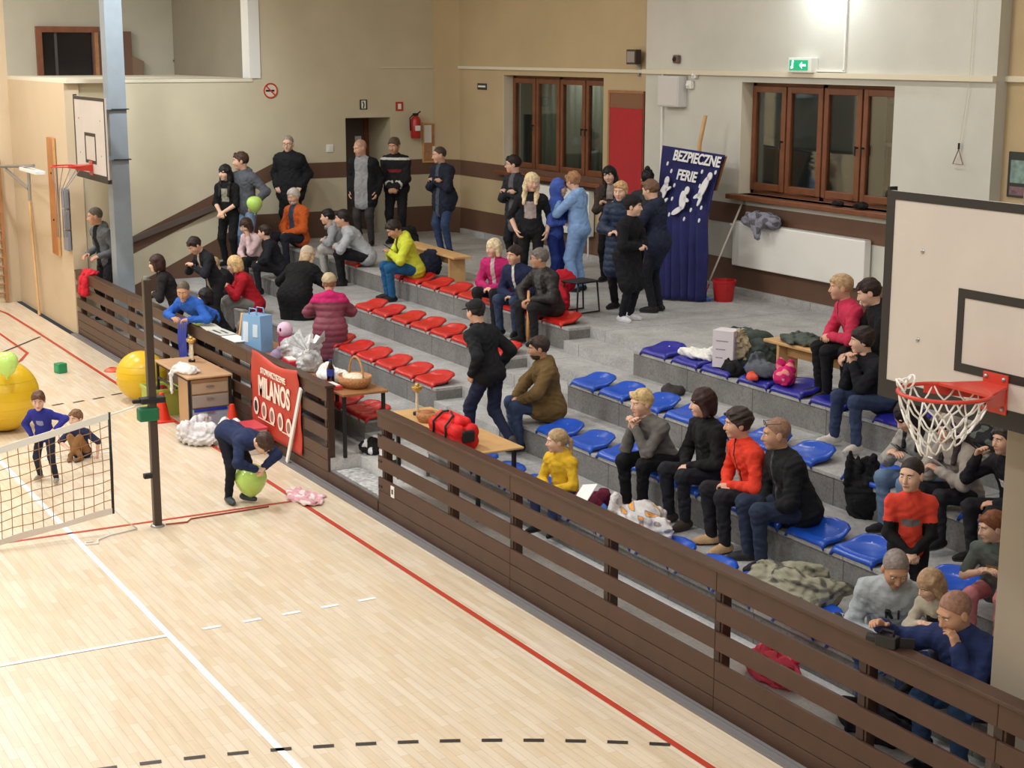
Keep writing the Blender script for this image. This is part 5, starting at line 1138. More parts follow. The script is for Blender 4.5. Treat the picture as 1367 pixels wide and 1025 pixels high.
# floodlight, box, detectors
x0, z0, x1, z1 = wall_rect(850, 66, 862, 86, YW1)
t = thing('wall_floodlight', 'old grey floodlight on a bracket above the red board', 'lamp', ((x0+x1)/2, YW1-.14, z0))
w_, h_ = x1-x0, z1-z0
MB().box((-w_/2, -.05, 0), (w_/2, .06, h_)).build('housing', mat('lamp_dark_brown', (62, 48, 44), .5), t, bevel=.01)
MB().box((-w_/2+.03, -.056, .03), (w_/2-.02, -.05, h_-.03)).build('lens', mat('lamp_lens', (150, 142, 138), .2), t)
MB().tube([(0, .06, .02), (0, .14, -.05), (-.02, .1, -.18)], .02).build('bracket', M_steel, t)
x0, z0, x1, z1 = wall_rect(890, 101, 917, 143, YW2)
t = thing('junction_box', 'pale grey electrical box high on the wall left of the right window', 'electrical box', ((x0+x1)/2, YW2, z0)); w_, h_ = x1-x0, z1-z0
MB().box((-w_/2, -.16, 0), (w_/2, 0, h_)).build('case', mat('box_grey_white', (212, 210, 208), .5), t, bevel=.012)
MB().box((-w_/2+.02, -.168, .02), (w_/2-.02, -.16, h_-.02)).build('cover', mat('box_grey_white', (212, 210, 208), .5), t, bevel=.004)
cxx = float(ay(885, 170, YW2)[0])
struct(MB().box((cxx-.02, YW2-.03, ZT[4]+.4), (cxx+.02, YW2, zc-.03)).build('trim_conduit_left', M_white))
def gadget(name, label, cat, px, py, r, m, y=YW2):
    p = ay(px, py, y); t = thing(name, label, cat, (float(p[0]), y, float(p[2])))
    MB().box((-r, -r*1.2, -r), (r, 0, r)).build('body', m, t, bevel=r*.3); MB().ball((0, -r*1.2, 0), r*.6, 12).build('lens', M_dark if m is not M_white else M_white, t, smooth=True); return t
gadget('motion_detector', 'small white motion detector beside the electrical box', 'detector', 930, 100, .05, M_white)
gadget('wall_siren', 'round white siren below the motion detector', 'siren', 924, 113, .06, M_white)
gadget('camera', 'small brown security camera above the electrical box', 'security camera', 906, 79, .06, mat('camera_brown', (110, 90, 76), .5))
p = ay(1282, 219, YW2); q = ay(1284, 199, YW2); r_ = ay(1294, 60, YW2)
t = thing('pull_cord', 'triangular pull handle hanging on a thin cord on the right wall', 'pull cord', (float(p[0]), YW2-.04, float(p[2])))
hh = float(q[2]-p[2])
MB().tube([(-.08, 0, 0), (.08, 0, 0), (.0, 0, hh)], .008, 6, closed=True).build('handle', mat('cord_handle_brown', (150, 120, 95), .5), t)
MB().tube([(0, 0, hh), (.1, 0, hh+.8), (.15, 0, 6.5)], .004, 5).build('cord', M_rev, t); MB().tube([(0, 0, hh), (0, 0, hh+.07)], .013, 8).build('knot', M_dark, t)
x0, z0, x1, z1 = wall_rect(1349, 202, 1400, 268, YB+.12)
t = thing('poster_board', 'dark-framed poster on the wall at the right edge, behind the backboard', 'poster', ((x0+x1)/2, YB+.12, z0)); w_, h_ = x1-x0, z1-z0
MB().box((-w_/2, -.02, 0), (w_/2, 0, h_)).build('frame', mat('frame_dark_green', (44, 50, 48), .5), t)
MB().box((-w_/2+.04, -.024, h_*.32), (w_/2, -.02, h_*.82)).build('picture', mat('poster_teal', (122, 148, 142), .6, noise=.4, nscale=12), t)
MB().box((-w_/2+.04, -.024, h_*.05), (w_/2, -.02, h_*.24)).build('lower_picture', mat('poster_mauve', (120, 92, 98), .6, noise=.4, nscale=20), t)
# radiators
def radiator(label, px0, pyt, px1, zb, zt, y, x1=None):
    a = float(ay(px0, pyt, y-.12)[0]); b = float(ay(px1, pyt, y-.12)[0]) if x1 is None else x1
    t = thing('radiator', label, 'radiator', ((a+b)/2, y-.085, zb)); w = b-a; h = zt-zb
    MB().box((-w/2, -.05, 0), (w/2, .06, h)).build('panel', M_white, t, bevel=.012)
    MB().box((-w/2+.01, -.04, h), (w/2-.01, .05, h+.012)).build('top_grille', mat('radiator_grey', (200, 200, 198), .5), t)
    MB().tube([(-w/2, .0, h-.06), (-w/2-.1, 0, h-.06)], .022).build('valve', M_white, t)
    MB().tube([(w/2-.08, .0, 0), (w/2-.08, 0, ZT[4]+.08-zb)], .014).build('pipe', M_white, t)
    for s_ in (-1, 1): MB().box((s_*w*.35-.02, .06, h*.2), (s_*w*.35+.02, .08, h*.8)).build('wall_bracket', M_white, t)
    return t
rt = radiator('wide white panel radiator under the right window, clothes lying on top', 979, 299, 1157, 1.86, 2.47, YW2)
radiator('white radiator under the left window behind the standing people', 690, 250, 787, 1.84, 2.56, YW1)
# ================================================================ CLOTH LUMPS
def crumple(name, label, cat, loc, size, c, seed=0, n=7, c2=None, fold=.009, vx=None, flat=.0, group=None, drape=None, rz=0, kind_mat=None):
    rnd = random.Random(seed); sk = Skin(); sx, sy, sz = size
    sk.ell((0, 0, sz*.25), (sx*.8, sy*.8, sz*.42), None, .04)
    for i in range(n):
        a = rnd.uniform(0, 2*PI); r = rnd.uniform(.2, .75); b = rnd.uniform(-.5, .5); R = np.array([[math.cos(a), math.sin(a), 0], [-math.sin(a), math.cos(a), 0], [0, 0, 1]])
        sk.ell((sx*r*math.cos(a*1.7), sy*r*math.sin(a*1.7), sz*rnd.uniform(.15, .62)), (sx*rnd.uniform(.25, .5), sy*rnd.uniform(.2, .42), sz*rnd.uniform(.22, .42)), R, .025)
    for d in (drape or ()): sk.cone(d[0], d[1], d[2], d[3], .04)
    if not drape: sk.keep((0, 0, .0), (0, 0, -1.))
    dist = float(np.linalg.norm(np.array(loc)-CAM)); v = vx or min(max(dist/2116*1.0, .006), .013)
    V, Q = sk.mesh(v, fold, seed); idx = None; ms = [kind_mat or fab(c)]
    if c2:
        C = V[Q].mean(1); f = np.sin(C[:, 0]*23+3*np.sin(C[:, 1]*17+seed))*np.sin(C[:, 1]*21+2*np.sin(C[:, 2]*31)+seed)
        idx = np.zeros(len(C), int); cs = c2 if isinstance(c2[0], tuple) else [c2]
        for k, cc in enumerate(cs): ms.append(fab(cc)); idx[f > .25+.35*k] = k+1
    o = rawmesh(name, V, Q, ms, idx); o.location = loc; o.rotation_euler = (0, 0, rz); return tag(o, label, cat, group)
def at(px, py, z, dz=0): p = az(px, py, z); return (float(p[0]), float(p[1]), z+dz)
p = ay(1030, 296, YW2-.08)
crumple('folded_clothes', 'grey sweater and patterned scarf heaped on the white radiator', 'clothes', (float(p[0])-.1, YW2-.19, 2.482), (.42, .15, .2), (132, 134, 148), 3, 8, c2=(92, 90, 96), drape=[((.02, -.09, .08), (.12, -.14, -.14), .09, .04), ((-.2, 0, .05), (.3, 0, .06), .09, .09)])
for px, s_, lb in ((1118, .10, 'flat dark cap lying on the right window sill'), (1148, .15, 'round black hat on the right window sill')):
    x_ = float(ay(px, 270, YW2-.06)[0]); crumple('hat', lb, 'hat', (x_, YW2-.05, 2.862), (s_, .09, s_*.6), (26, 24, 26), int(px), 4)
# blue curtain stand
ct = thing('curtain_display', 'tall dark blue cloth display reading BEZPIECZNE FERIE by the wall', 'display', (-18.3, 12.9, ZT[4]))
TL, TR = ay(885, 194, 13.1), ay(968, 207, 13.1); BL, BR = az(874, 398, ZT[4]+.02), az(938, 402, ZT[4]+.02)
MR = ay(947, 285, 12.98); ML = ay(877, 290, 12.85)
o0 = np.array((-18.3, 12.9, ZT[4])); P = []
def q2(a, m, b, t): return a*(1-t)*(1-t*2) + m*4*t*(1-t) + b*t*(2*t-1) if True else a
for i in range(41):
    row = []
    for j in range(31):
        u, v = i/40, j/30
        L = q2(TL, ML, BL, v); R_ = q2(TR, MR, BR, v); p = L*(1-u)+R_*u - o0
        f = min(1, max(0, (v-.30)/.4)); p = p+np.array((.0, -.045*f*math.sin(u*38+2*math.sin(v*5))-.02*f*math.sin(u*17), 0))
        row.append(tuple(p))
    P.append(row)
MB().grid(P).build('blue_cloth', mat('cloth_navy', (30, 34, 92), .9, noise=.15, nscale=6), ct, smooth=True, solid=.012)
bt = ay(934, 192, 13.16)-o0; tp = ay(942, 154, 13.2)-o0
MB().tube([tuple(tp), tuple(bt), (bt[0]-.1, bt[1]+.05, .02)], .028, 8).build('easel_pole', M_woodl, ct)
for s_ in (-.5, .5): MB().tube([(s_+.05, .22, 1.9), (s_, .18, .0)], .022, 6).build('easel_leg', M_woodm, ct)
MB().prism([tuple(TL-o0+[.03, .03, -.02]), tuple(TR-o0+[-.03, .03, -.02]), tuple(TR-o0+[-.25, .04, -.5]), tuple(TL-o0+[.1, .0, -.5])], (0, .03, 0)).build('backing_board', M_woodm, ct)
ex_ = nrm(TR-TL); ang = math.atan2(ex_[2], ex_[0]); tilt = math.radians(80)
M_felt = mat('paper_white', (228, 228, 232), .8)
def onb(px, py, off=.03):
    # point on the cloth face along the sight line of the photo
    n = nrm(np.cross(TR-TL, ML-TL)); d = ray(px, py); t = ((TL-CAM) @ n)/(d @ n); return CAM+d*t-o0-(n*off if n[1] > 0 else -n*off)
nface = nrm(np.cross(TR-TL, ML-TL)); nface = nface if nface[1] < 0 else -nface
upv = nrm(np.cross(nface, ex_)); upv = upv if upv[2] > 0 else -upv
RM = Matrix((list(ex_), list(upv), list(nface))).transposed()
if RM.determinant() < 0: RM = Matrix((list(ex_), list(upv), list(np.cross(ex_, upv)))).transposed()
er = RM.to_euler()
text_obj('heading_letters', 'BEZPIECZNE', .20, M_felt, ct, tuple(onb(932, 213)), er, sx=.98, font_bold=.006)
text_obj('heading_letters', 'FERIE', .20, M_felt, ct, tuple(onb(919, 236)), er, sx=1.0, font_bold=.006)
def blob(cx, cy, parts, nm):
    for k, (dx, dy, rx, ry, a) in enumerate(parts): pass
    m = MB(); c = onb(cx, cy)
    for (dx, dy, rx, ry, a) in parts:
        q_ = .72 if nm != 'snowflake' else 1; dx, dy, rx, ry = dx*q_, dy*q_, rx*q_, ry*q_
        cc = c+ex_*dx+upv*dy; pts = []
        for t in range(18):
            th = 2*PI*t/18; x, y = rx*math.cos(th), ry*math.sin(th); pts.append(tuple(cc+ex_*(x*math.cos(a)-y*math.sin(a))+upv*(x*math.sin(a)+y*math.cos(a))))
        m.prism(pts, tuple(nface*.012))
    return m.build(nm, M_felt, ct)
fig = [(0, .0, .10, .21, -.3), (.03, .23, .07, .09, 0), (.13, .08, .10, .035, .5), (-.03, -.23, .09, .07, -.4), (.12, -.17, .11, .035, .7)]
blob(888, 257, fig, 'snow_animal_figure'); blob(914, 268, [(0, 0, .10, .19, .3), (.06, .2, .07, .08, 0), (.1, .02, .09, .04, -.2), (-.1, -.22, .17, .06, .5)], 'snow_animal_figure'); blob(941, 254, [(0, .04, .09, .24, -.35), (.11, .27, .07, .08, 0), (-.12, -.13, .12, .04, .5), (-.02, -.22, .04, .11, -.3)], 'snow_animal_figure')
for (px, py) in ((894, 219), (899, 229), (940, 230), (958, 231), (903, 248), (937, 249), (900, 266), (925, 281), (939, 278), (896, 287), (916, 293), (936, 295)):
    blob(px, py, [(0, 0, .018, .03, 0)], 'snowflake')
# mop and bucket
a = az(938, 401, ZT[4]); b = ay(993, 266, YW2-.03)
mp = thing('mop', 'mop with pale handle and blue head leaning beside the bucket', 'mop', (float(a[0]), float(a[1]), ZT[4]))
MB().tube([(0, 0, .05), tuple(b-a+np.array((0, 0, 0)))], .014, 8).build('handle', mat('mop_handle', (190, 182, 172), .4), mp, smooth=True)
MB().tube([(0, 0, .03), tuple((b-a)*.14+np.array((0, 0, .03)))], .018, 8).build('red_sleeve', M_red, mp)
crumple('head', '', '', (0, 0, 0), (.16, .09, .06), (70, 110, 176), 5, 5).parent = mp
hd_ = mp.children[-1]
for k in ('label', 'category'):
    for c in mp.children:
        if k in c.keys(): del c[k]
a = az(962, 402, ZT[4])
bk = thing('bucket', 'red plastic bucket on the platform by the wall', 'bucket', (float(a[0]), float(a[1])+.05, ZT[4]))
MB().lathe([(0, 0), (.125, 0), (.13, .01), (.155, .26), (.165, .265), (.165, .29), (.15, .29), (.125, .02), (0, .02)], 26).build('pail', plas((190, 30, 34), .35), bk, smooth=True, angle=40)
MB().tube([(.155*math.cos(t), -.04-.02*math.sin(t), .20+.0*math.sin(t)-.10*math.sin(t)) for t in [PI*i/12 for i in range(13)]], .006, 6).build('handle', plas((190, 30, 34), .35), bk)
# ================================================================ BENCHES ON THE PLATFORM
def gym_bench(label, x0, x1, y0, h, skew=0):
    t = thing('gym_bench', label, 'bench', ((x0+x1)/2, y0, ZT[4]), skew); w = x1-x0
    MB().box((-w/2, -.15, h-.035), (w/2, .15, h)).build('seat_plank', M_woodl, t, bevel=.008)
    for s_ in (-1, 1): MB().box((s_*(w/2-.22)-.02, -.13, 0), (s_*(w/2-.22)+.02, .13, h-.035)).build('leg', M_woodl, t, bevel=.006)
    MB().box((-w/2+.24, -.02, h-.16), (w/2-.24, .02, h-.035)).build('rail', M_woodl, t)
    return t
gym_bench('wooden gym bench near the man in dark jacket and jeans', -22.55, -20.45, 10.75, .40, -.06)
def school_bench(label, x, y, rz, mtop, w=.42):
    t = thing('low_stool', label, 'stool', (x, y, ZT[4]), rz)
    MB().box((-w/2, -.2, .40), (w/2, .2, .425)).build('seat', mtop, t, bevel=.01)
    for s_ in (-1, 1): MB().tube([(s_*w*.4, -.17, .40), (s_*w*.45, -.2, .015), (s_*w*.45, .2, .015), (s_*w*.4, .17, .40)], .013, 8).build('leg', M_dark, t, smooth=True)
    return t
school_bench('wooden stool with black tube legs behind the woman in magenta', -19.4, 10.75, .1, M_woodl)
school_bench('black stool beside the feet of the woman in pale blue', -17.45, 10.85, .2, M_dark, .34)
b3 = gym_bench('wooden gym bench under the two seated youths at the right', -13.0, -10.2, 10.5, .40, 0)
# clothes and things lying about on the stand
T4 = ZT[4]+.002
gc_ = crumple('coat', 'dark green coat with beige fur trim heaped on the end of the right bench', 'coat', (-13.35, 10.45, T4), (.46, .3, .5), (68, 78, 74), 11, 11)
fr = crumple('fur_trim', None, None, (.10, -.2, .16), (.15, .10, .36), (176, 164, 138), 91, 6, fold=.02); fr.parent = gc_
crumple('coat_sleeve', 'green-grey jacket spread along the right bench top', 'jacket', (-12.55, 10.5, ZT[4]+.405), (.42, .14, .12), (80, 88, 82), 12, 6, fold=.01)
crumple('bag', 'black bag on the platform under the fur-trimmed coat', 'bag', (-13.15, 10.08, T4), (.2, .12, .24), (24, 24, 26), 13, 5)
sx_ = ZT[4]+.075
crumple('cloth', 'white cloth on the second dark blue seat', 'cloth', (-13.86, 10.14, sx_), (.28, .12, .09), (232, 232, 228), 14, 6, fold=.012, drape=[((-.24, -.05, .03), (.2, .03, .05), .04, .06), ((.12, .05, .05), (.2, .08, .14), .05, .03)])
t = thing('carton', 'white printed carton standing on a dark blue seat', 'box', (-13.32, 10.12, sx_-.01), .5)
MB().box((-.12, -.1, 0), (.12, .1, .40)).build('carton_body', mat('carton_white', (222, 216, 222), .6), t, bevel=.004)
for fx in (0, 1):
    for k in range(0):
        (MB().box((-.09, -.1015, .05+.07*k), (.05+.012*(k % 3), -.1, .075+.07*k)) if fx == 0 else MB().box((.12, -.07, .05+.07*k), (.1215, .04+.01*k, .085+.07*k))).build('print_block', mat('carton_print', (150, 138, 160), .6), t)
MB().box((.1201, -.07, .06), (.1215, .07, .34)).build('side_picture', mat('carton_print', (176, 164, 190), .6, noise=.35, nscale=30), t)
for k in range(3): MB().box((-.08, -.1015, .1+.09*k), (.0+.03*k, -.1, .112+.09*k)).build('print_line', mat('carton_print_line', (150, 146, 158), .6), t)
crumple('woolly_hat', 'grey woollen hat and scarf on the dark blue seats', 'hat', (-12.72, 10.1, sx_), (.24, .16, .25), (88, 94, 104), 15, 6)
crumple('glove', 'orange glove beside the grey woollen hat', 'glove', (-12.63, 9.93, sx_-.01), (.1, .06, .1), (226, 92, 72), 16, 4, fold=.005)
crumple('child_hat', 'magenta and pink hat on the dark blue seats', 'hat', (-12.3, 10.08, sx_), (.16, .13, .24), (206, 40, 112), 17, 5, c2=(226, 140, 140))
# forgotten cap
t = crumple('peaked_cap', 'dark grey cap lying on the step behind the blue seats', 'cap', (-13.75, 9.72, ZT[3]+.002), (.17, .13, .16), (66, 62, 62), 18, 4, fold=.004)
crumple('jacket', 'navy jacket laid on the top red seat behind the man in yellow-green', 'jacket', (-21.25, 10.47, ZT[4]+.05), (.3, .2, .5), (34, 40, 62), 19, 7)
crumple('backpack', 'black backpack standing on the platform near the firefighter', 'backpack', (-24.3, 11.6, T4), (.28, .24, .62), (26, 26, 29), 20, 7)
crumple('backpack', 'second black bag lying in front of the standing backpack', 'backpack', (-23.0, 11.1, T4), (.3, .22, .32), (28, 28, 31), 21, 6)
crumple('backpack', 'black rucksack and coat beside the girl in grey hoodie', 'backpack', (-9.98, 9.08, ZT[2]+.002), (.2, .14, .55), (22, 23, 26), 22, 7)
crumple('coat', 'black coat lying on the seat behind the typing girl', 'coat', (-9.75, 9.62, ZT[3]+.06), (.3, .16, .14), (26, 26, 29), 23, 6)
crumple('coat', 'grey and black coat behind the hooded girl under the backboard', 'coat', (-9.2, 9.98, ZT[4]+.06), (.6, .24, .3), (34, 34, 38), 24, 8, c2=(92, 100, 90))
crumple('cap', 'pale blue peaked cap beside the hooded girl', 'cap', (-8.55, 9.75, ZT[3]+.28), (.14, .12, .1), (112, 160, 196), 25, 3, fold=.003)
crumple('coat', 'black coat heaped between the boy in orange-red and the girl with reddish hair', 'coat', (-7.85, 8.72, ZT[2]+.06), (.34, .22, .42), (24, 24, 27), 26, 8)
# along the fence, on the lowest blue seats
sl = ZT[1]+.07
crumple('jacket', 'white jacket with orange and grey pattern heaped on the lowest seats', 'jacket', (-11.15, 7.55, sl), (.42, .24, .32), (206, 204, 204), 27, 9, c2=[(140, 144, 156), (228, 160, 84)])
crumple('bag', 'maroon bag on the lowest seats next to the girl in yellow', 'bag', (-11.9, 7.5, sl), (.24, .18, .24), (104, 34, 58), 28, 6)
crumple('scarf', 'blue scarf between the maroon bag and the patterned jacket', 'scarf', (-11.52, 7.4, sl), (.14, .12, .2), (60, 96, 160), 29, 5)
t = MB().box((-.075, -.15, 0), (.075, .15, .012)).build('tablet', mat('phone_white', (246, 246, 246), .3), loc=(-11.72, 7.36, sl+.22), rot=(math.radians(18), math.radians(-10), .6), bevel=.01); tag(t, 'white tablet lying on the maroon bag', 'tablet')
crumple('jacket', 'grey-green camouflage jacket spread over the lowest seats', 'jacket', (-9.15, 7.58, sl-.03), (.5, .26, .30), (150, 148, 130), 30, 9, c2=[(112, 112, 96), (84, 82, 76)])
crumple('jacket', 'dark blue and white striped jacket beside the man in light grey', 'jacket', (-8.4, 7.42, sl), (.26, .2, .16), (48, 52, 70), 31, 7, c2=(186, 188, 196))
crumple('sports_bag', 'pink and red bag on the walkway floor seen through the fence', 'bag', (-8.55, 7.0, Z0+.002), (.36, .16, .34), (226, 84, 104), 32, 6, c2=(190, 40, 60))
crumple('jacket', 'dark jacket on the walkway floor seen through the fence, beside the pink bag', 'jacket', (-7.5, 7.0, Z0+.002), (.42, .16, .3), (38, 34, 42), 33, 6)
t = thing('play_ball', 'small blue and pink ball seen through the fence below the camera', 'ball', (-7.55, 6.92, .80)); 
MB().ball((0, 0, .07), .07, 20).build('ball_skin', mat('ball_lilac', (196, 170, 224), .4, noise=.3, nscale=6), t, smooth=True)
MB().lathe([(.0702, -.02), (.0712, 0), (.0702, .02)], 20, R=Matrix.Rotation(.8, 3, 'X'), c=(0, 0, .07)).build('blue_band', plas((110, 170, 220)), t, smooth=True)
t.location = (-7.6, 7.12, Z0+.36)
# ================================================================ RED BAG TABLE
tb = thing('folding_table', 'light wooden table behind the fence carrying the red bag', 'table', (-14.0, 7.2, Z0), 0)
MB().box((-1.02, -.25, .70), (1.02, .25, .725)).build('table_top', M_woodl, tb, bevel=.01)
for sx in (-.9, .9):
    for sy in (-.2, .2): MB().box((sx-.018, sy-.018, 0), (sx+.018, sy+.018, .70)).build('leg', M_dark, tb)
q_ = az(603, 592, Z0+.73)
rbg = thing('sports_bag', 'bright red first-aid bag on the wooden table', 'bag', (float(q_[0]), float(q_[1])+.02, Z0+.726), 0.0)
M_rbag = fab((206, 32, 32), .6)
sk = Skin()
for y_ in (-.07, .07):
    for z_ in (.07, .17): sk.cone((-.24, y_, z_), (.24, y_, z_), .075, .075, .03)
sk.keep((0, 0, .0), (0, 0, -1.)); V, Q = sk.mesh(.007, .003, 2); rawmesh('bag_body', V, Q, [M_rbag], None, rbg)
sk = Skin(); sk.cone((-.2, -.02, .255), (.18, -.02, .255), .05, .05, .03); sk.cone((-.2, .05, .25), (.18, .05, .25), .045, .045, .03); V, Q = sk.mesh(.007, .002, 3); rawmesh('top_pocket', V, Q, [fab((226, 44, 44), .6)], None, rbg)
for s_ in (-1, 1): MB().tube([(s_*.13, -.152, .06), (s_*.13, -.155, .22), (s_*.11, -.06, .31), (s_*.03, -.04, .33)], .012, 8).build('handle', M_dark, rbg, smooth=True)
for s_ in (-1, 1): MB().box((s_*.305-.025, -.07, .08), (s_*.305+.025, .07, .2)).build('end_pocket', M_dark, rbg, bevel=.02)
MB().box((.2, -.155, .03), (.27, -.146, .08)).build('badge', M_white, rbg)
M_gold = mat('trophy_gold', (206, 172, 104), .3, metal=.7)
def trophy(label, x, y, z, h, twin=False):
    t = thing('trophy', label, 'trophy', (x, y, z))
    MB().lathe([(0, 0), (.045, 0), (.045, .03), (.03, .035), (0, .035)], 18).build('base', M_dark, t)
    m = MB()
    for o_ in ((-.035, .035) if twin else (0,)):
        m.lathe([(.016, .03), (.022, .05), (.014, .1), (.02, h*.35), (.014, h*.6), (.018, h*.75)], 14, c=(o_, 0, 0))
    m.build('columns', mat('trophy_white', (226, 214, 190), .4, noise=.2, nscale=30), t, smooth=True)
    MB().lathe([(.02, h*.74), (.05, h*.78), (.06, h*.9), (.055, h*.92), (.04, h*.82), (0, h*.8)], 18, sx=1.7 if twin else 1).build('cup', M_gold, t, smooth=True)
    MB().ball((0, 0, h*.94), .028, 12).build('figure', M_gold, t, smooth=True)
    return t
trophy('slim white and gold trophy standing on the table next to the red bag', -14.72, 7.14, Z0+.726, .34)
t = thing('wicker_basket', 'small round brown basket between the trophy and the red bag', 'basket', (-14.40, 7.1, Z0+.726))
M_wick = mat('wicker_tan', (186, 132, 86), .8, noise=.3, nscale=60, bump=.8, bscale=80)
MB().lathe([(0, 0), (.09, 0), (.12, .06), (.115, .10), (.1, .1), (.1, .03), (0, .03)], 20).build('bowl', M_wick, t, smooth=True); MB().ball((0, 0, .07), (.09, .09, .05), 14).build('bread', mat('bread_brown', (160, 98, 58), .7), t, smooth=True)
# ================================================================ PRIZE TABLES BEHIND THE LEFT FENCE
for k, (xa, xb) in enumerate(((-18.9, -17.45), (-17.4, -15.95))):
    tb = thing('school_table', ['brown table with the cellophane prizes behind the banner', 'brown table with the wicker basket at the gap in the fence'][k], 'table', ((xa+xb)/2, 7.1, Z0))
    w_ = xb-xa
    MB().box((-w_/2, -.28, .71), (w_/2, .28, .74)).build('table_top', M_woodm, tb, bevel=.008)
    for sx in (-w_/2+.06, w_/2-.06):
        for sy in (-.24, .24): MB().box((sx-.018, sy-.018, 0), (sx+.018, sy+.018, .71)).build('leg', M_dark, tb)
TZ = Z0+.742
M_cell = mat('cellophane', (214, 216, 220), .12, noise=.3, nscale=25, bump=.9, bscale=25, spec=.8)
M_cell.node_tree.nodes['Principled BSDF'].inputs['Transmission Weight'].default_value = .35
crumple('gift_bag', 'big silvery cellophane parcel lying on the prize table', 'gift', (-17.95, 7.12, TZ), (.36, .22, .36), (0, 0, 0), 41, 8, kind_mat=M_cell)
gt = thing('gift_parcel', 'cellophane parcel tied into tall white ruffles on the prize table', 'gift', (-17.4, 7.0, TZ))
crumple('wrap', '', '', (0, 0, 0), (.2, .18, .3), (0, 0, 0), 42, 6, kind_mat=M_cell).parent = gt
for i in range(9):
    a = 2*PI*i/9; MB().prism([(.02*math.cos(a), .02*math.sin(a), .24), (.20*math.cos(a-.25), .2*math.sin(a-.25), .38+.05*(i % 3)), (.22*math.cos(a+.2), .22*math.sin(a+.2), .34+.06*(i % 2))], (.004, .004, .004)).build('ruffle', M_cell, gt)
MB().lathe([(.03, .22), (.045, .24), (.03, .26)], 14).build('ribbon', M_white, gt)
for c in gt.children:
    for k in ('label', 'category'):
        if k in c.keys(): del c[k]
crumple('gift_bag', 'white plastic bag with prizes at the right end of the prize table', 'bag', (-16.75, 7.02, TZ), (.3, .2, .22), (226, 226, 224), 43, 7, fold=.01)
crumple('cushion', 'small lilac cushion on the prize table', 'cushion', (-18.33, 6.98, TZ), (.14, .12, .17), (150, 132, 160), 44, 4, fold=.004)
t = thing('sweets_packet', 'red and white sweets packet at the front of the prize table', 'packet', (-17.72, 6.90, TZ)); MB().box((-.16, -.06, 0), (.16, .06, .10)).build('packet', plas((200, 34, 56), .4), t, bevel=.015, rz=-.1); MB().box((-.1, -.05, .10), (.12, .05, .112)).build('white_label', M_white, t, rz=-.1)
# pink plush toy in cellophane
t = thing('plush_toy', 'pink and white owl-like plush toy wrapped in cellophane', 'toy', (-18.5, 7.45, TZ-.0)); t.location = (-18.6, 7.2, TZ)
MB().ball((0, 0, .13), (.12, .10, .13), 18).build('body', fab((150, 40, 84)), t, smooth=True); MB().ball((0, -.02, .30), (.11, .10, .10), 18).build('head', fab((226, 190, 214)), t, smooth=True)
for s_ in (-1, 1): MB().ball((s_*.05, -.10, .31), (.022, .012, .026), 10).build('eye', M_dark, t, smooth=True)
MB().ball((0, -.11, .26), (.025, .015, .02), 8).build('beak', fab((190, 70, 120)), t, smooth=True)
for s_ in (-1, 1): MB().ball((s_*.12, -.02, .16), (.03, .05, .08), 10).build('wing', fab((170, 60, 110)), t, smooth=True)
# pale blue gift bag, picture frame, papers along the rail
gb = thing('gift_bag', 'pale blue paper gift bag standing on the rail end of the prize table', 'bag', (-18.98, 6.95, TZ), .35)
M_bag = mat('bag_pale_blue', (128, 172, 214), .4)
MB().prism([(-.2, -.11, 0), (.2, -.11, 0), (.17, -.09, .46), (-.17, -.09, .46)], (0, .2, 0)).build('bag_body', M_bag, gb)
for (a, b, c_, d) in ((-.15, .1, -.05, .36), (.04, .18, .13, .34)): MB().box((a, -.116, b), (c_, -.10, d)).build('window', mat('bag_window', (206, 222, 238), .2), gb, rot=(math.radians(-2.5), 0, 0))
for y_ in (-.06, .06): MB().tube([(-.08, y_, .44), (-.06, y_, .54), (.06, y_, .54), (.08, y_, .44)], .008, 6).build('handle', M_bag, gb, smooth=True)
pf = thing('picture_frame', 'wooden picture frame leaning beside the pale blue gift bag', 'picture frame', (-19.55, 7.0, TZ-.04), .5)
mb = MB()
for q in (((-.14, -.012, 0), (-.11, .012, .42)), ((.11, -.012, 0), (.14, .012, .42)), ((-.11, -.012, .39), (.11, .012, .42)), ((-.11, -.012, 0), (.11, .012, .03))): mb.box(*q)
mb.build('frame', M_woodl, pf, rot=(math.radians(-12), 0, 0)); MB().box((-.11, 0, .03), (.11, .008, .39)).build('backing', mat('board_brown', (150, 112, 86), .7), pf, rot=(math.radians(-12), 0, 0))
t3 = thing('school_table', 'brown table behind the fence under the papers and the picture frame', 'table', (-19.62, 7.1, Z0))
MB().box((-.66, -.26, .71), (.66, .26, .738)).build('table_top', M_woodm, t3, bevel=.008)
for sx in (-.6, .6):
    for sy in (-.22, .22): MB().box((sx-.018, sy-.018, 0), (sx+.018, sy+.018, .71)).build('leg', M_dark, t3)
for k, (x_, c, lb) in enumerate(((-20.75, (190, 216, 90), 'lime green folder at the left end of the papers on the fence'), (-20.3, (216, 214, 200), 'cream envelope on the fence beside the lime folder'), (-19.85, (196, 200, 196), 'grey printed booklet on the fence left of the picture frame'), (-19.3, (236, 236, 232), 'white sheet on the fence at the foot of the pale blue bag'))):
    o = MB().box((-.24, -.12, 0), (.24, .10, .014)).build(['folder', 'envelope', 'booklet', 'paper_sheet'][k], mat('paper_%d' % k, c, .6), loc=(x_, 6.79, 1.139+.001*k), rz=random.uniform(-.1, .1), bevel=.003); tag(o, lb, ['folder', 'envelope', 'booklet', 'paper'][k])
    if k == 2: MB().box((-.18, -.08, .0141), (.1, -.05, .0155)).box((-.1, .0, .0141), (.15, .03, .0155)).build('print', M_dark, o)
bl = thing('hanging_cloth', 'shiny royal blue cloth hanging over the fence beside the net post', 'cloth', (-20.95, 6.66, 1.142))
P = []
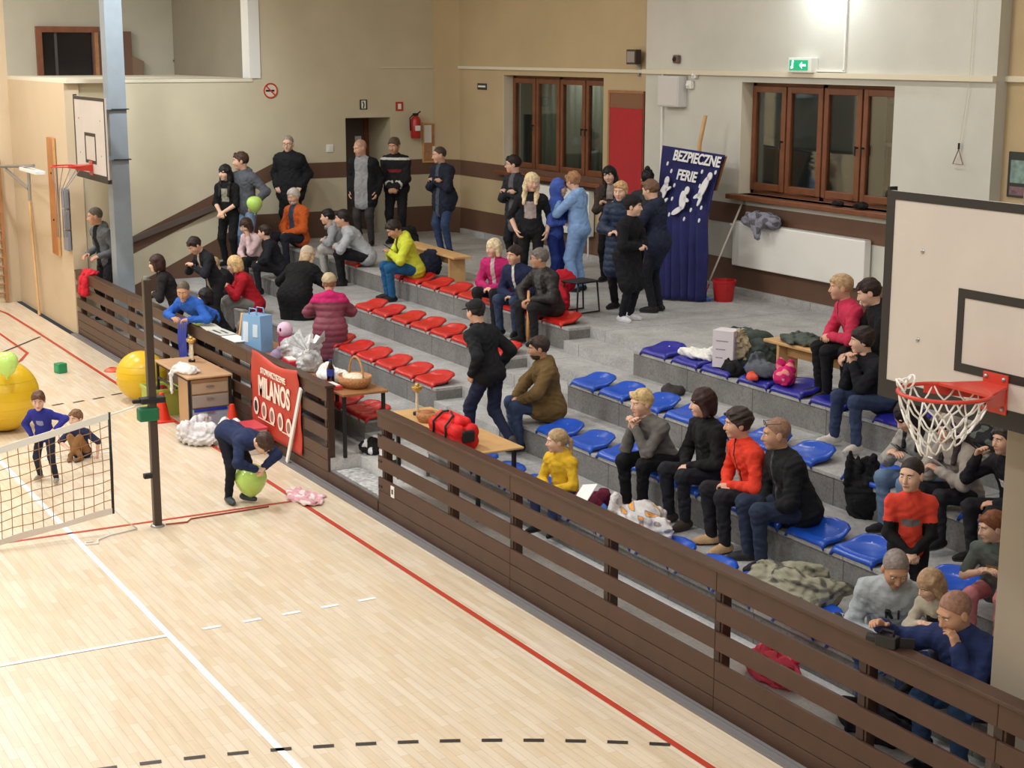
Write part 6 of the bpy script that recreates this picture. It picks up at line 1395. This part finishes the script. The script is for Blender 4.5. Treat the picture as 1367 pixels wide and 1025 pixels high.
for i in range(17):
    row = []
    for j in range(21):
        u, v = i/16-.5, j/20
        s_ = v*1.05-.18; z = -max(0, s_)*.85+.01; y = -.06-.02*math.sin(u*26+v*4)*min(1, max(0, s_)*4) if s_ > 0 else -.05+(-s_)*1.0
        row.append((u*(.42-.12*v), y, z if s_ > 0 else .015+.008*math.sin(u*20)))
    P.append(row)
MB().grid(P).build('cloth', mat('satin_blue', (36, 60, 172), .3), bl, smooth=True, solid=.008)
# wicker basket with handle, bottle
t = thing('wicker_basket', 'oval wicker basket with tall arched handle on the table at the gap', 'basket', (-16.3, 7.12, TZ))
MB().lathe([(0, 0), (.14, 0), (.18, .06), (.19, .13), (.175, .13), (.15, .02), (0, .02)], 24, sx=1.25).build('basket_body', M_wick, t, smooth=True)
MB().tube([(.2*math.cos(a), .02, .1+.24*math.sin(a)) for a in [PI*i/14 for i in range(15)]], .013, 8).build('handle', M_wick, t, smooth=True)
MB().ball((0, 0, .11), (.17, .13, .04), 16).build('filling', mat('sweets_cream', (226, 214, 190), .6, noise=.3, nscale=30), t, smooth=True)
t = thing('cola_bottle', 'dark drink bottle with blue label at the gap in the fence', 'bottle', (-16.55, 6.93, TZ))
MB().lathe([(0, 0), (.04, 0), (.045, .02), (.045, .17), (.02, .24), (.015, .27), (0, .27)], 16).build('bottle_body', mat('cola_dark', (40, 22, 20), .1), t, smooth=True)
MB().lathe([(.046, .10), (.046, .18)], 16).build('label', plas((44, 60, 150)), t); MB().lathe([(0, .27), (.017, .27), (.017, .29), (0, .29)], 12).build('cap', plas((40, 60, 150)), t)
t = thing('cracker_box', 'red and white cracker box lying on the table by the bottle', 'box', (-16.38, 6.88, TZ)); MB().box((-.17, -.05, 0), (.17, .05, .04)).build('box_body', plas((214, 70, 70)), t); MB().box((-.12, -.052, .008), (.1, .052, .0405)).build('white_panel', M_white, t)
# things on the walkway at the gap
w0 = Z0+.002
crumple('helmet_bag', 'black and white bag on the walkway floor at the gap', 'bag', (-16.05, 7.2, w0), (.16, .13, .2), (30, 30, 32), 51, 5, c2=(220, 222, 228))
for (n_, lb, x_, y_, c, h) in (('thermos', 'red canister on the walkway at the gap', -15.75, 7.22, (190, 40, 40), .24), ('glass_bottle', 'dark green bottle on the walkway beside the red canister', -15.52, 7.22, (36, 46, 40), .26)):
    t = thing(n_, lb, 'bottle', (x_, y_, w0)); MB().lathe([(0, 0), (.05, 0), (.052, .02), (.05, h*.7), (.025, h*.86), (.02, h), (0, h)], 18).build('body', plas(c, .3), t, smooth=True); MB().lathe([(0, h), (.023, h), (.023, h+.02), (0, h+.02)], 12).build('cap', M_white if n_ == 'thermos' else M_dark, t); MB().lathe([(.0525, h*.2), (.0525, h*.5)], 18).build('label', M_white, t)
mt = tag(MB().box((-.6, -.15, 0), (.6, .15, .012)).build('door_mat', mat('speckled_mat', (176, 178, 178), .9, noise=.45, nscale=18), loc=(-15.38, 6.88, .166), bevel=.004), 'grey speckled mat lying in the gap between the fences', 'mat')
# ================================================================ ON THE COURT
dk = thing('desk', 'school desk with drawers standing on the court against the fence', 'desk', (-19.74, 6.33, 0))
MB().box((-.70, -.30, .72), (.70, .30, .75)).build('desk_top', mat('desk_top_beige', (198, 158, 120), .45, noise=.08, nscale=6), dk, bevel=.012)
for (sx, sy) in ((-.66, -.27), (-.66, .27), (.66, -.27), (.66, .27)): MB().box((sx-.016, sy-.016, 0), (sx+.016, sy+.016, .72)).build('leg', M_dark, dk)
MB().box((-.66, -.28, .50), (.15, -.26, .53)).box((-.66, -.28, .69), (.66, -.262, .72)).build('rail', M_dark, dk)
MB().box((.18, -.26, .06), (.64, .26, .70)).build('pedestal', mat('pedestal_beige', (190, 150, 110), .5), dk)
for (a, b, c) in ((.52, .66, (176, 150, 124)), (.34, .50, (160, 148, 136)), (.08, .32, (168, 176, 190))):
    d_ = MB().box((.645, -.24, a), (.665, .24, b)).build('drawer', mat('drawer_%d' % c[0], c, .5), dk, bevel=.006); MB().box((.665, -.05, b-.05), (.68, .05, b-.035)).build('handle', M_metal, d_)
MB().box((.665, -.22, .29), (.672, .22, .33)).build('blue_strip', plas((40, 60, 160)), dk)
trophy('twin-column gold trophy standing on the school desk', -20.05, 6.42, .751, .34, True)
crumple('jersey', 'white jersey dropped on the school desk, one strap hanging down', 'jersey', (-19.45, 6.15, .752), (.32, .16, .12), (224, 222, 218), 61, 7, fold=.008, drape=[((-.2, 0, .04), (.2, 0, .04), .05, .05), ((-.1, -.1, .04), (-.02, -.20, -.02), .03, .02), ((-.02, -.20, -.02), (0.02, -.21, -.25), .02, .02)])
M_yel = mat('ball_yellow', (226, 186, 34), .3, spec=.5)
def gymball(label, x, y, r):
    t = thing('exercise_ball', label, 'exercise ball', (x, y, 0))
    MB().ball((0, 0, r), r, 48).build('ball_skin', M_yel, t, smooth=True)
    for a in (-.5, -.25, 0, .25, .5): MB().tube([(r*math.cos(a)*1.0*math.cos(2*PI*i/48), r*math.cos(a)*math.sin(2*PI*i/48), r+r*math.sin(a)) for i in range(48)], .004, 5, closed=True).build('ridge', M_yel, t, smooth=True)
    MB().lathe([(0, 0), (.018, 0), (.018, .006), (0, .006)], 10, R=RX, c=(0, -r, r)).build('plug', M_white, t)
gymball('big yellow exercise ball behind the net post by the desk', -21.4, 6.12, .35)
gymball('big yellow exercise ball at the left edge behind the small boys', -20.5, 4.05, .46)
M_bal = mat('balloon_green', (198, 236, 122), .18, spec=.6); M_bal.node_tree.nodes['Principled BSDF'].inputs['Subsurface Weight'].default_value = .25
def balloon(label, loc, r, tail=True):
    t = thing('balloon', label, 'balloon', loc)
    MB().lathe([(.0, -1.22), (.06, -1.2), (.05, -1.14), (.3, -.98), (.62, -.72), (.88, -.3), (1, .1), (.95, .45), (.75, .78), (.42, .96), (0, 1.02)], 32).build('skin', M_bal, t, smooth=True).scale = (r, r, r)
    MB().lathe([(0, -1.22), (.11, -1.30), (.12, -1.28), (.03, -1.2)], 12).build('knot', M_bal, t, smooth=True).scale = (r, r, r)
    return t
balloon('lime green balloon held by the man in grey hoodie', tuple(PEOPLE['hoodieballoon']['L']+Vector((.14, .0, .06))), .135)
balloon('lime green balloon in front of the left yellow ball', (-19.9, 4.0, .98), .15)
balloon('lime green balloon on the court under the bending man', (-15.80, 5.66, .25), .175)
crumple('towel', 'pink and white towel lying crumpled on the court by the bending man', 'towel', (-15.62, 6.22, .004), (.40, .2, .07), (222, 170, 178), 62, 8, c2=(236, 220, 220), fold=.012)
M_cone = plas((226, 58, 34), .4)
def cone(label, x, y, h, r):
    t = thing('traffic_cone', label, 'traffic cone', (x, y, 0))
    MB().lathe([(r, .02), (r*.85, .03), (.03, h), (.02, h+.005), (0, h)], 24).build('cone_body', M_cone, t, smooth=True, angle=35); MB().box((-r*1.15, -r*1.15, 0), (r*1.15, r*1.15, .022)).build('base', M_cone if h < .4 else mat('cone_base', (130, 46, 34), .6), t, bevel=.01); return t
cone('orange-red traffic cone in front of the green crate', -20.02, 5.98, .38, .12)
cone('orange-red traffic cone between the desk and the banner', -18.75, 6.50, .42, .13)
t = thing('marker_cone', 'flat orange marker disc on the court left of the yellow ball', 'marker', (-23.65, 6.32, 0)); MB().lathe([(.13, 0), (.12, .02), (.05, .055), (.04, .05), (.1, .01)], 24).build('disc', plas((232, 104, 70)), t, smooth=True)
t = thing('toy_block', 'small green cube lying alone on the court', 'block', (-23.9, 5.6, 0), .3); MB().box((-.075, -.075, 0), (.075, .075, .15)).build('block', plas((36, 140, 88), .4), t, bevel=.015); MB().box((-.05, -.078, .03), (.05, -.075, .12)).build('side_panel', plas((46, 160, 104), .4), t)
gc = thing('crate', 'lime green plastic crate in front of the desk', 'crate', (-20.52, 6.12, 0))
M_lime = plas((172, 186, 84), .5); m = MB()
for q in (((-.24, -.19, 0), (-.22, .19, .36)), ((.22, -.19, 0), (.24, .19, .36)), ((-.22, -.19, 0), (.22, -.17, .36)), ((-.22, .17, 0), (.22, .19, .36)), ((-.22, -.17, 0), (.22, .17, .02))): m.box(*q)
m.build('shell', M_lime, gc); m = MB()
for q in (((-.26, -.21, .33), (-.24, .21, .37)), ((.24, -.21, .33), (.26, .21, .37)), ((-.24, -.21, .33), (.24, -.19, .37)), ((-.24, .19, .33), (.24, .21, .37))): m.box(*q)
m.build('rim', M_lime, gc)
crumple('red_bib', 'red and black bibs lying in the lime green crate', 'bib', (-20.5, 6.12, .24), (.19, .14, .15), (150, 34, 34), 63, 5, c2=(34, 30, 30))
crumple('white_bag', 'large white plastic sack lying on the court behind the bending man', 'bag', (-18.72, 6.0, .004), (.42, .26, .32), (216, 214, 216), 64, 8, fold=.018)
crumple('white_cloth', 'white cloth bundle against the fence left of the banner', 'cloth', (-18.35, 6.35, .004), (.26, .2, .42), (232, 230, 226), 65, 7, fold=.012)
t = thing('storage_box', 'white storage box with red side on the court behind the bending man', 'box', (-17.95, 6.42, 0)); MB().box((-.22, -.16, 0), (.22, .16, .30)).build('body', mat('box_offwhite', (214, 206, 196), .5), t, bevel=.01); MB().box((-.23, -.17, .30), (.23, .17, .33)).build('lid', plas((206, 70, 84)), t, bevel=.006)
# ================================================================ LEFT WALL EQUIPMENT
a, b = ay(63, 183, 6.62), ay(78, 341, 6.62)
t = thing('timber_board', 'upright varnished timber board on the sand-coloured wall under the far hoop', 'board', (float(a[0]+b[0])/2, 6.648, float(b[2])))
hh = float(a[2]-b[2]); MB().box((-.24, -.03, 0), (.24, .010, hh)).build('plank', mat('varnish_orange', (182, 118, 62), .4, noise=.12, nscale=4), t, bevel=.004); MB().box((.22, -.034, 0), (.26, -.0, hh)).build('pale_edge', M_woodl, t)
for q in (.3, .7): MB().ball((0, -.03, hh*q), .02, 8).build('bolt', M_dark, t)
a, b = ay(80, 250, 6.55), ay(88, 336, 6.55)
t = thing('wall_pad', 'narrow grey pad strip hanging beside the timber board', 'pad', (float(a[0]+b[0])/2, 6.62, float(b[2])))
hh = float(a[2]-b[2]); n = 3
for k in range(n): MB().box((-.13, -.05, hh*k/n+.01), (.13, .02, hh*(k+1)/n-.01)).build('pad_segment', mat('pad_grey', (136, 138, 146), .6), t, bevel=.015)
# wall bars at the far end
t = thing('wall_bars', 'wooden wall bars on the far end wall at the left edge', 'wall bars', (-31.28, 5.75, 0))
for y_ in (-.8, -.0, .62): MB().box((0, y_-.03, .05), (.12, y_+.03, 2.75)).build('upright', M_woodm, t)
for k in range(15): MB().tube([(.09, -.8, .2+k*.17), (.09, .62, .2+k*.17)], .02, 8).build('rung', M_woodm, t)
a = ay(2, 218, 6.2)
t = thing('wall_bracket', 'folding steel bracket arm sticking out at the left edge', 'bracket', (-29.0, 6.6, 2.7))
c0 = ax(0, 222, -30.2)-np.array((-29.0, 6.6, 2.7)); 
def lp(px, py, y=6.2): return tuple(ay(px, py, y)-np.array((-29.0, 6.6, 2.7)))
MB().tube([lp(-20, 222), lp(8, 222), lp(45, 221)], .03, 8).build('arm', M_metal, t); MB().tube([lp(8, 226), lp(38, 252)], .03, 8).build('strut', M_metal, t); MB().tube([lp(38, 228), lp(40, 268)], .03, 8).build('hanger', M_metal, t)
MB().box((lp(30, 222)[0], lp(30, 222)[1]-.06, lp(45, 231)[2]), (lp(52, 222)[0], lp(30, 222)[1]+.1, lp(45, 227)[2])).build('plate', M_white, t)
st3 = MB().tube([(-29.35, 6.55, .02), (-29.95, 6.62, 2.3)], .025, 8).build('wooden_pole', M_woodl); tag(st3, 'wooden pole leaning in the corner by the wall bars', 'pole')
# ================================================================ HELD THINGS
def phone(label, key, side='L', c=(24, 24, 28), rot=(.6, 0, 0)):
    p = PEOPLE[key]; h = p[side]; v = p['W'](np.array(p['J']['headc'])*p['g'])-h
    o = MB().box((-.038, -.078, -.005), (.038, .078, .005)).build('phone_body', plas(c, .25)); o.name = 'mobile_phone'
    o.location = h+v.normalized()*.045; o.rotation_euler = (rot[0], rot[1], p['a']-PI/2+rot[2]); MB().box((-.034, -.072, .005), (.034, .072, .0058)).build('screen', mat('phone_screen', (60, 70, 84), .1), o)
    return tag(o, label, 'phone')
phone('black phone in the hands of the man in yellow-green', 'yellowgreen')
phone('dark phone in the hands of the girl in grey hoodie', 'grey41', 'R')
phone('dark phone held to the mouth of the hooded girl', 'hood42', 'R', rot=(1.2, 0, 0))
phone('white phone in the lap hand of the hooded girl', 'hood42', 'L', (220, 220, 222))
p = PEOPLE['navy48']['R']
cm = thing('video_camera', 'black video camera resting on the fence in the hand of the man in navy', 'camera', (p.x+.10, p.y-.0, 1.137+.037), math.radians(-160)); cm.scale = (.72, .72, .72)
MB().box((-.10, -.05, -.05), (.10, .05, .06)).build('camera_body', plas((24, 24, 27), .5), cm, bevel=.012); MB().lathe([(.0, .10), (.034, .10), (.038, .12), (.038, .19), (.03, .19), (0, .17)], 18, R=Matrix.Rotation(PI/2, 3, 'Y')).build('lens', M_dark, cm, smooth=True, angle=40)
sc_ = MB().box((-.08, -.012, -.05), (.05, .0, .04)).build('flip_screen', M_dark, cm, loc=(-.14, -.06, 0), rz=.5); MB().box((-.07, -.016, -.04), (.03, -.012, .03)).build('screen_picture', mat('screen_tan', (170, 146, 110), .3, emit=.25), sc_)
MB().tube([(-.06, 0, .06), (-.05, 0, .10), (.05, 0, .10), (.07, 0, .06)], .012, 8).build('top_handle', M_dark, cm, smooth=True)
p = PEOPLE['dark26']['L']
stk = MB().tube([(0, 0, -.52), (0, 0, -.3), (0, 0, .12)], [.03, .028, .016], 12).build('wooden_bat', mat('bat_wood', (206, 150, 92), .35), smooth=True); stk.location = (p.x, p.y, max(p.z, ZT[3]+.53)); tag(stk, 'pale wooden bat in the hand of the man in dark leather jacket', 'bat')
rc = crumple('red_coat', 'red coat on the seat back behind the man in navy jacket', 'coat', (-17.75, 10.66, ZT[4]+.003), (.36, .16, .62), (196, 34, 52), 71, 6)
crumple('red_cloth', 'red cloth hanging over the far left end of the fence', 'cloth', (-26.3, 6.74, 1.14), (.26, .10, .08), (208, 44, 58), 72, 4, fold=.008, drape=[((-.1, -.05, .03), (-.1, -.115, -.1), .05, .05), ((-.1, -.115, -.1), (-.1, -.125, -.3), .055, .07), ((.1, -.05, .03), (.1, -.115, -.1), .05, .05), ((.1, -.115, -.1), (.1, -.125, -.3), .055, .07), ((-.1, .0, .03), (.1, .0, .03), .05, .05)])
crumple('blanket', 'patterned white blanket by the knees of the blonde woman in red', 'blanket', (-22.0, 7.5, ZT[1]+.002), (.36, .17, .42), (196, 194, 188), 73, 8, c2=(120, 118, 116))
crumple('bag', 'brown-grey striped bag beside the blonde woman in red', 'bag', (-21.6, 7.75, ZT[1]+.002), (.26, .2, .42), (140, 126, 116), 74, 6, c2=(90, 78, 72))

# letters on the sweatshirt of the man in light grey
q = PEOPLE['grey46']; J_, T_ = q['J'], q['T']
lm = Matrix((list(T_[1]), list(T_[2]), list(T_[0]))).transposed()
text_obj('chest_letters', 'R I', .095, M_dark, q['root'], tuple((J_['chest']+T_[0]*.142+T_[2]*.02+T_[1]*.02)*q['g']), lm.to_euler(), font_bold=.001, depth=.012)
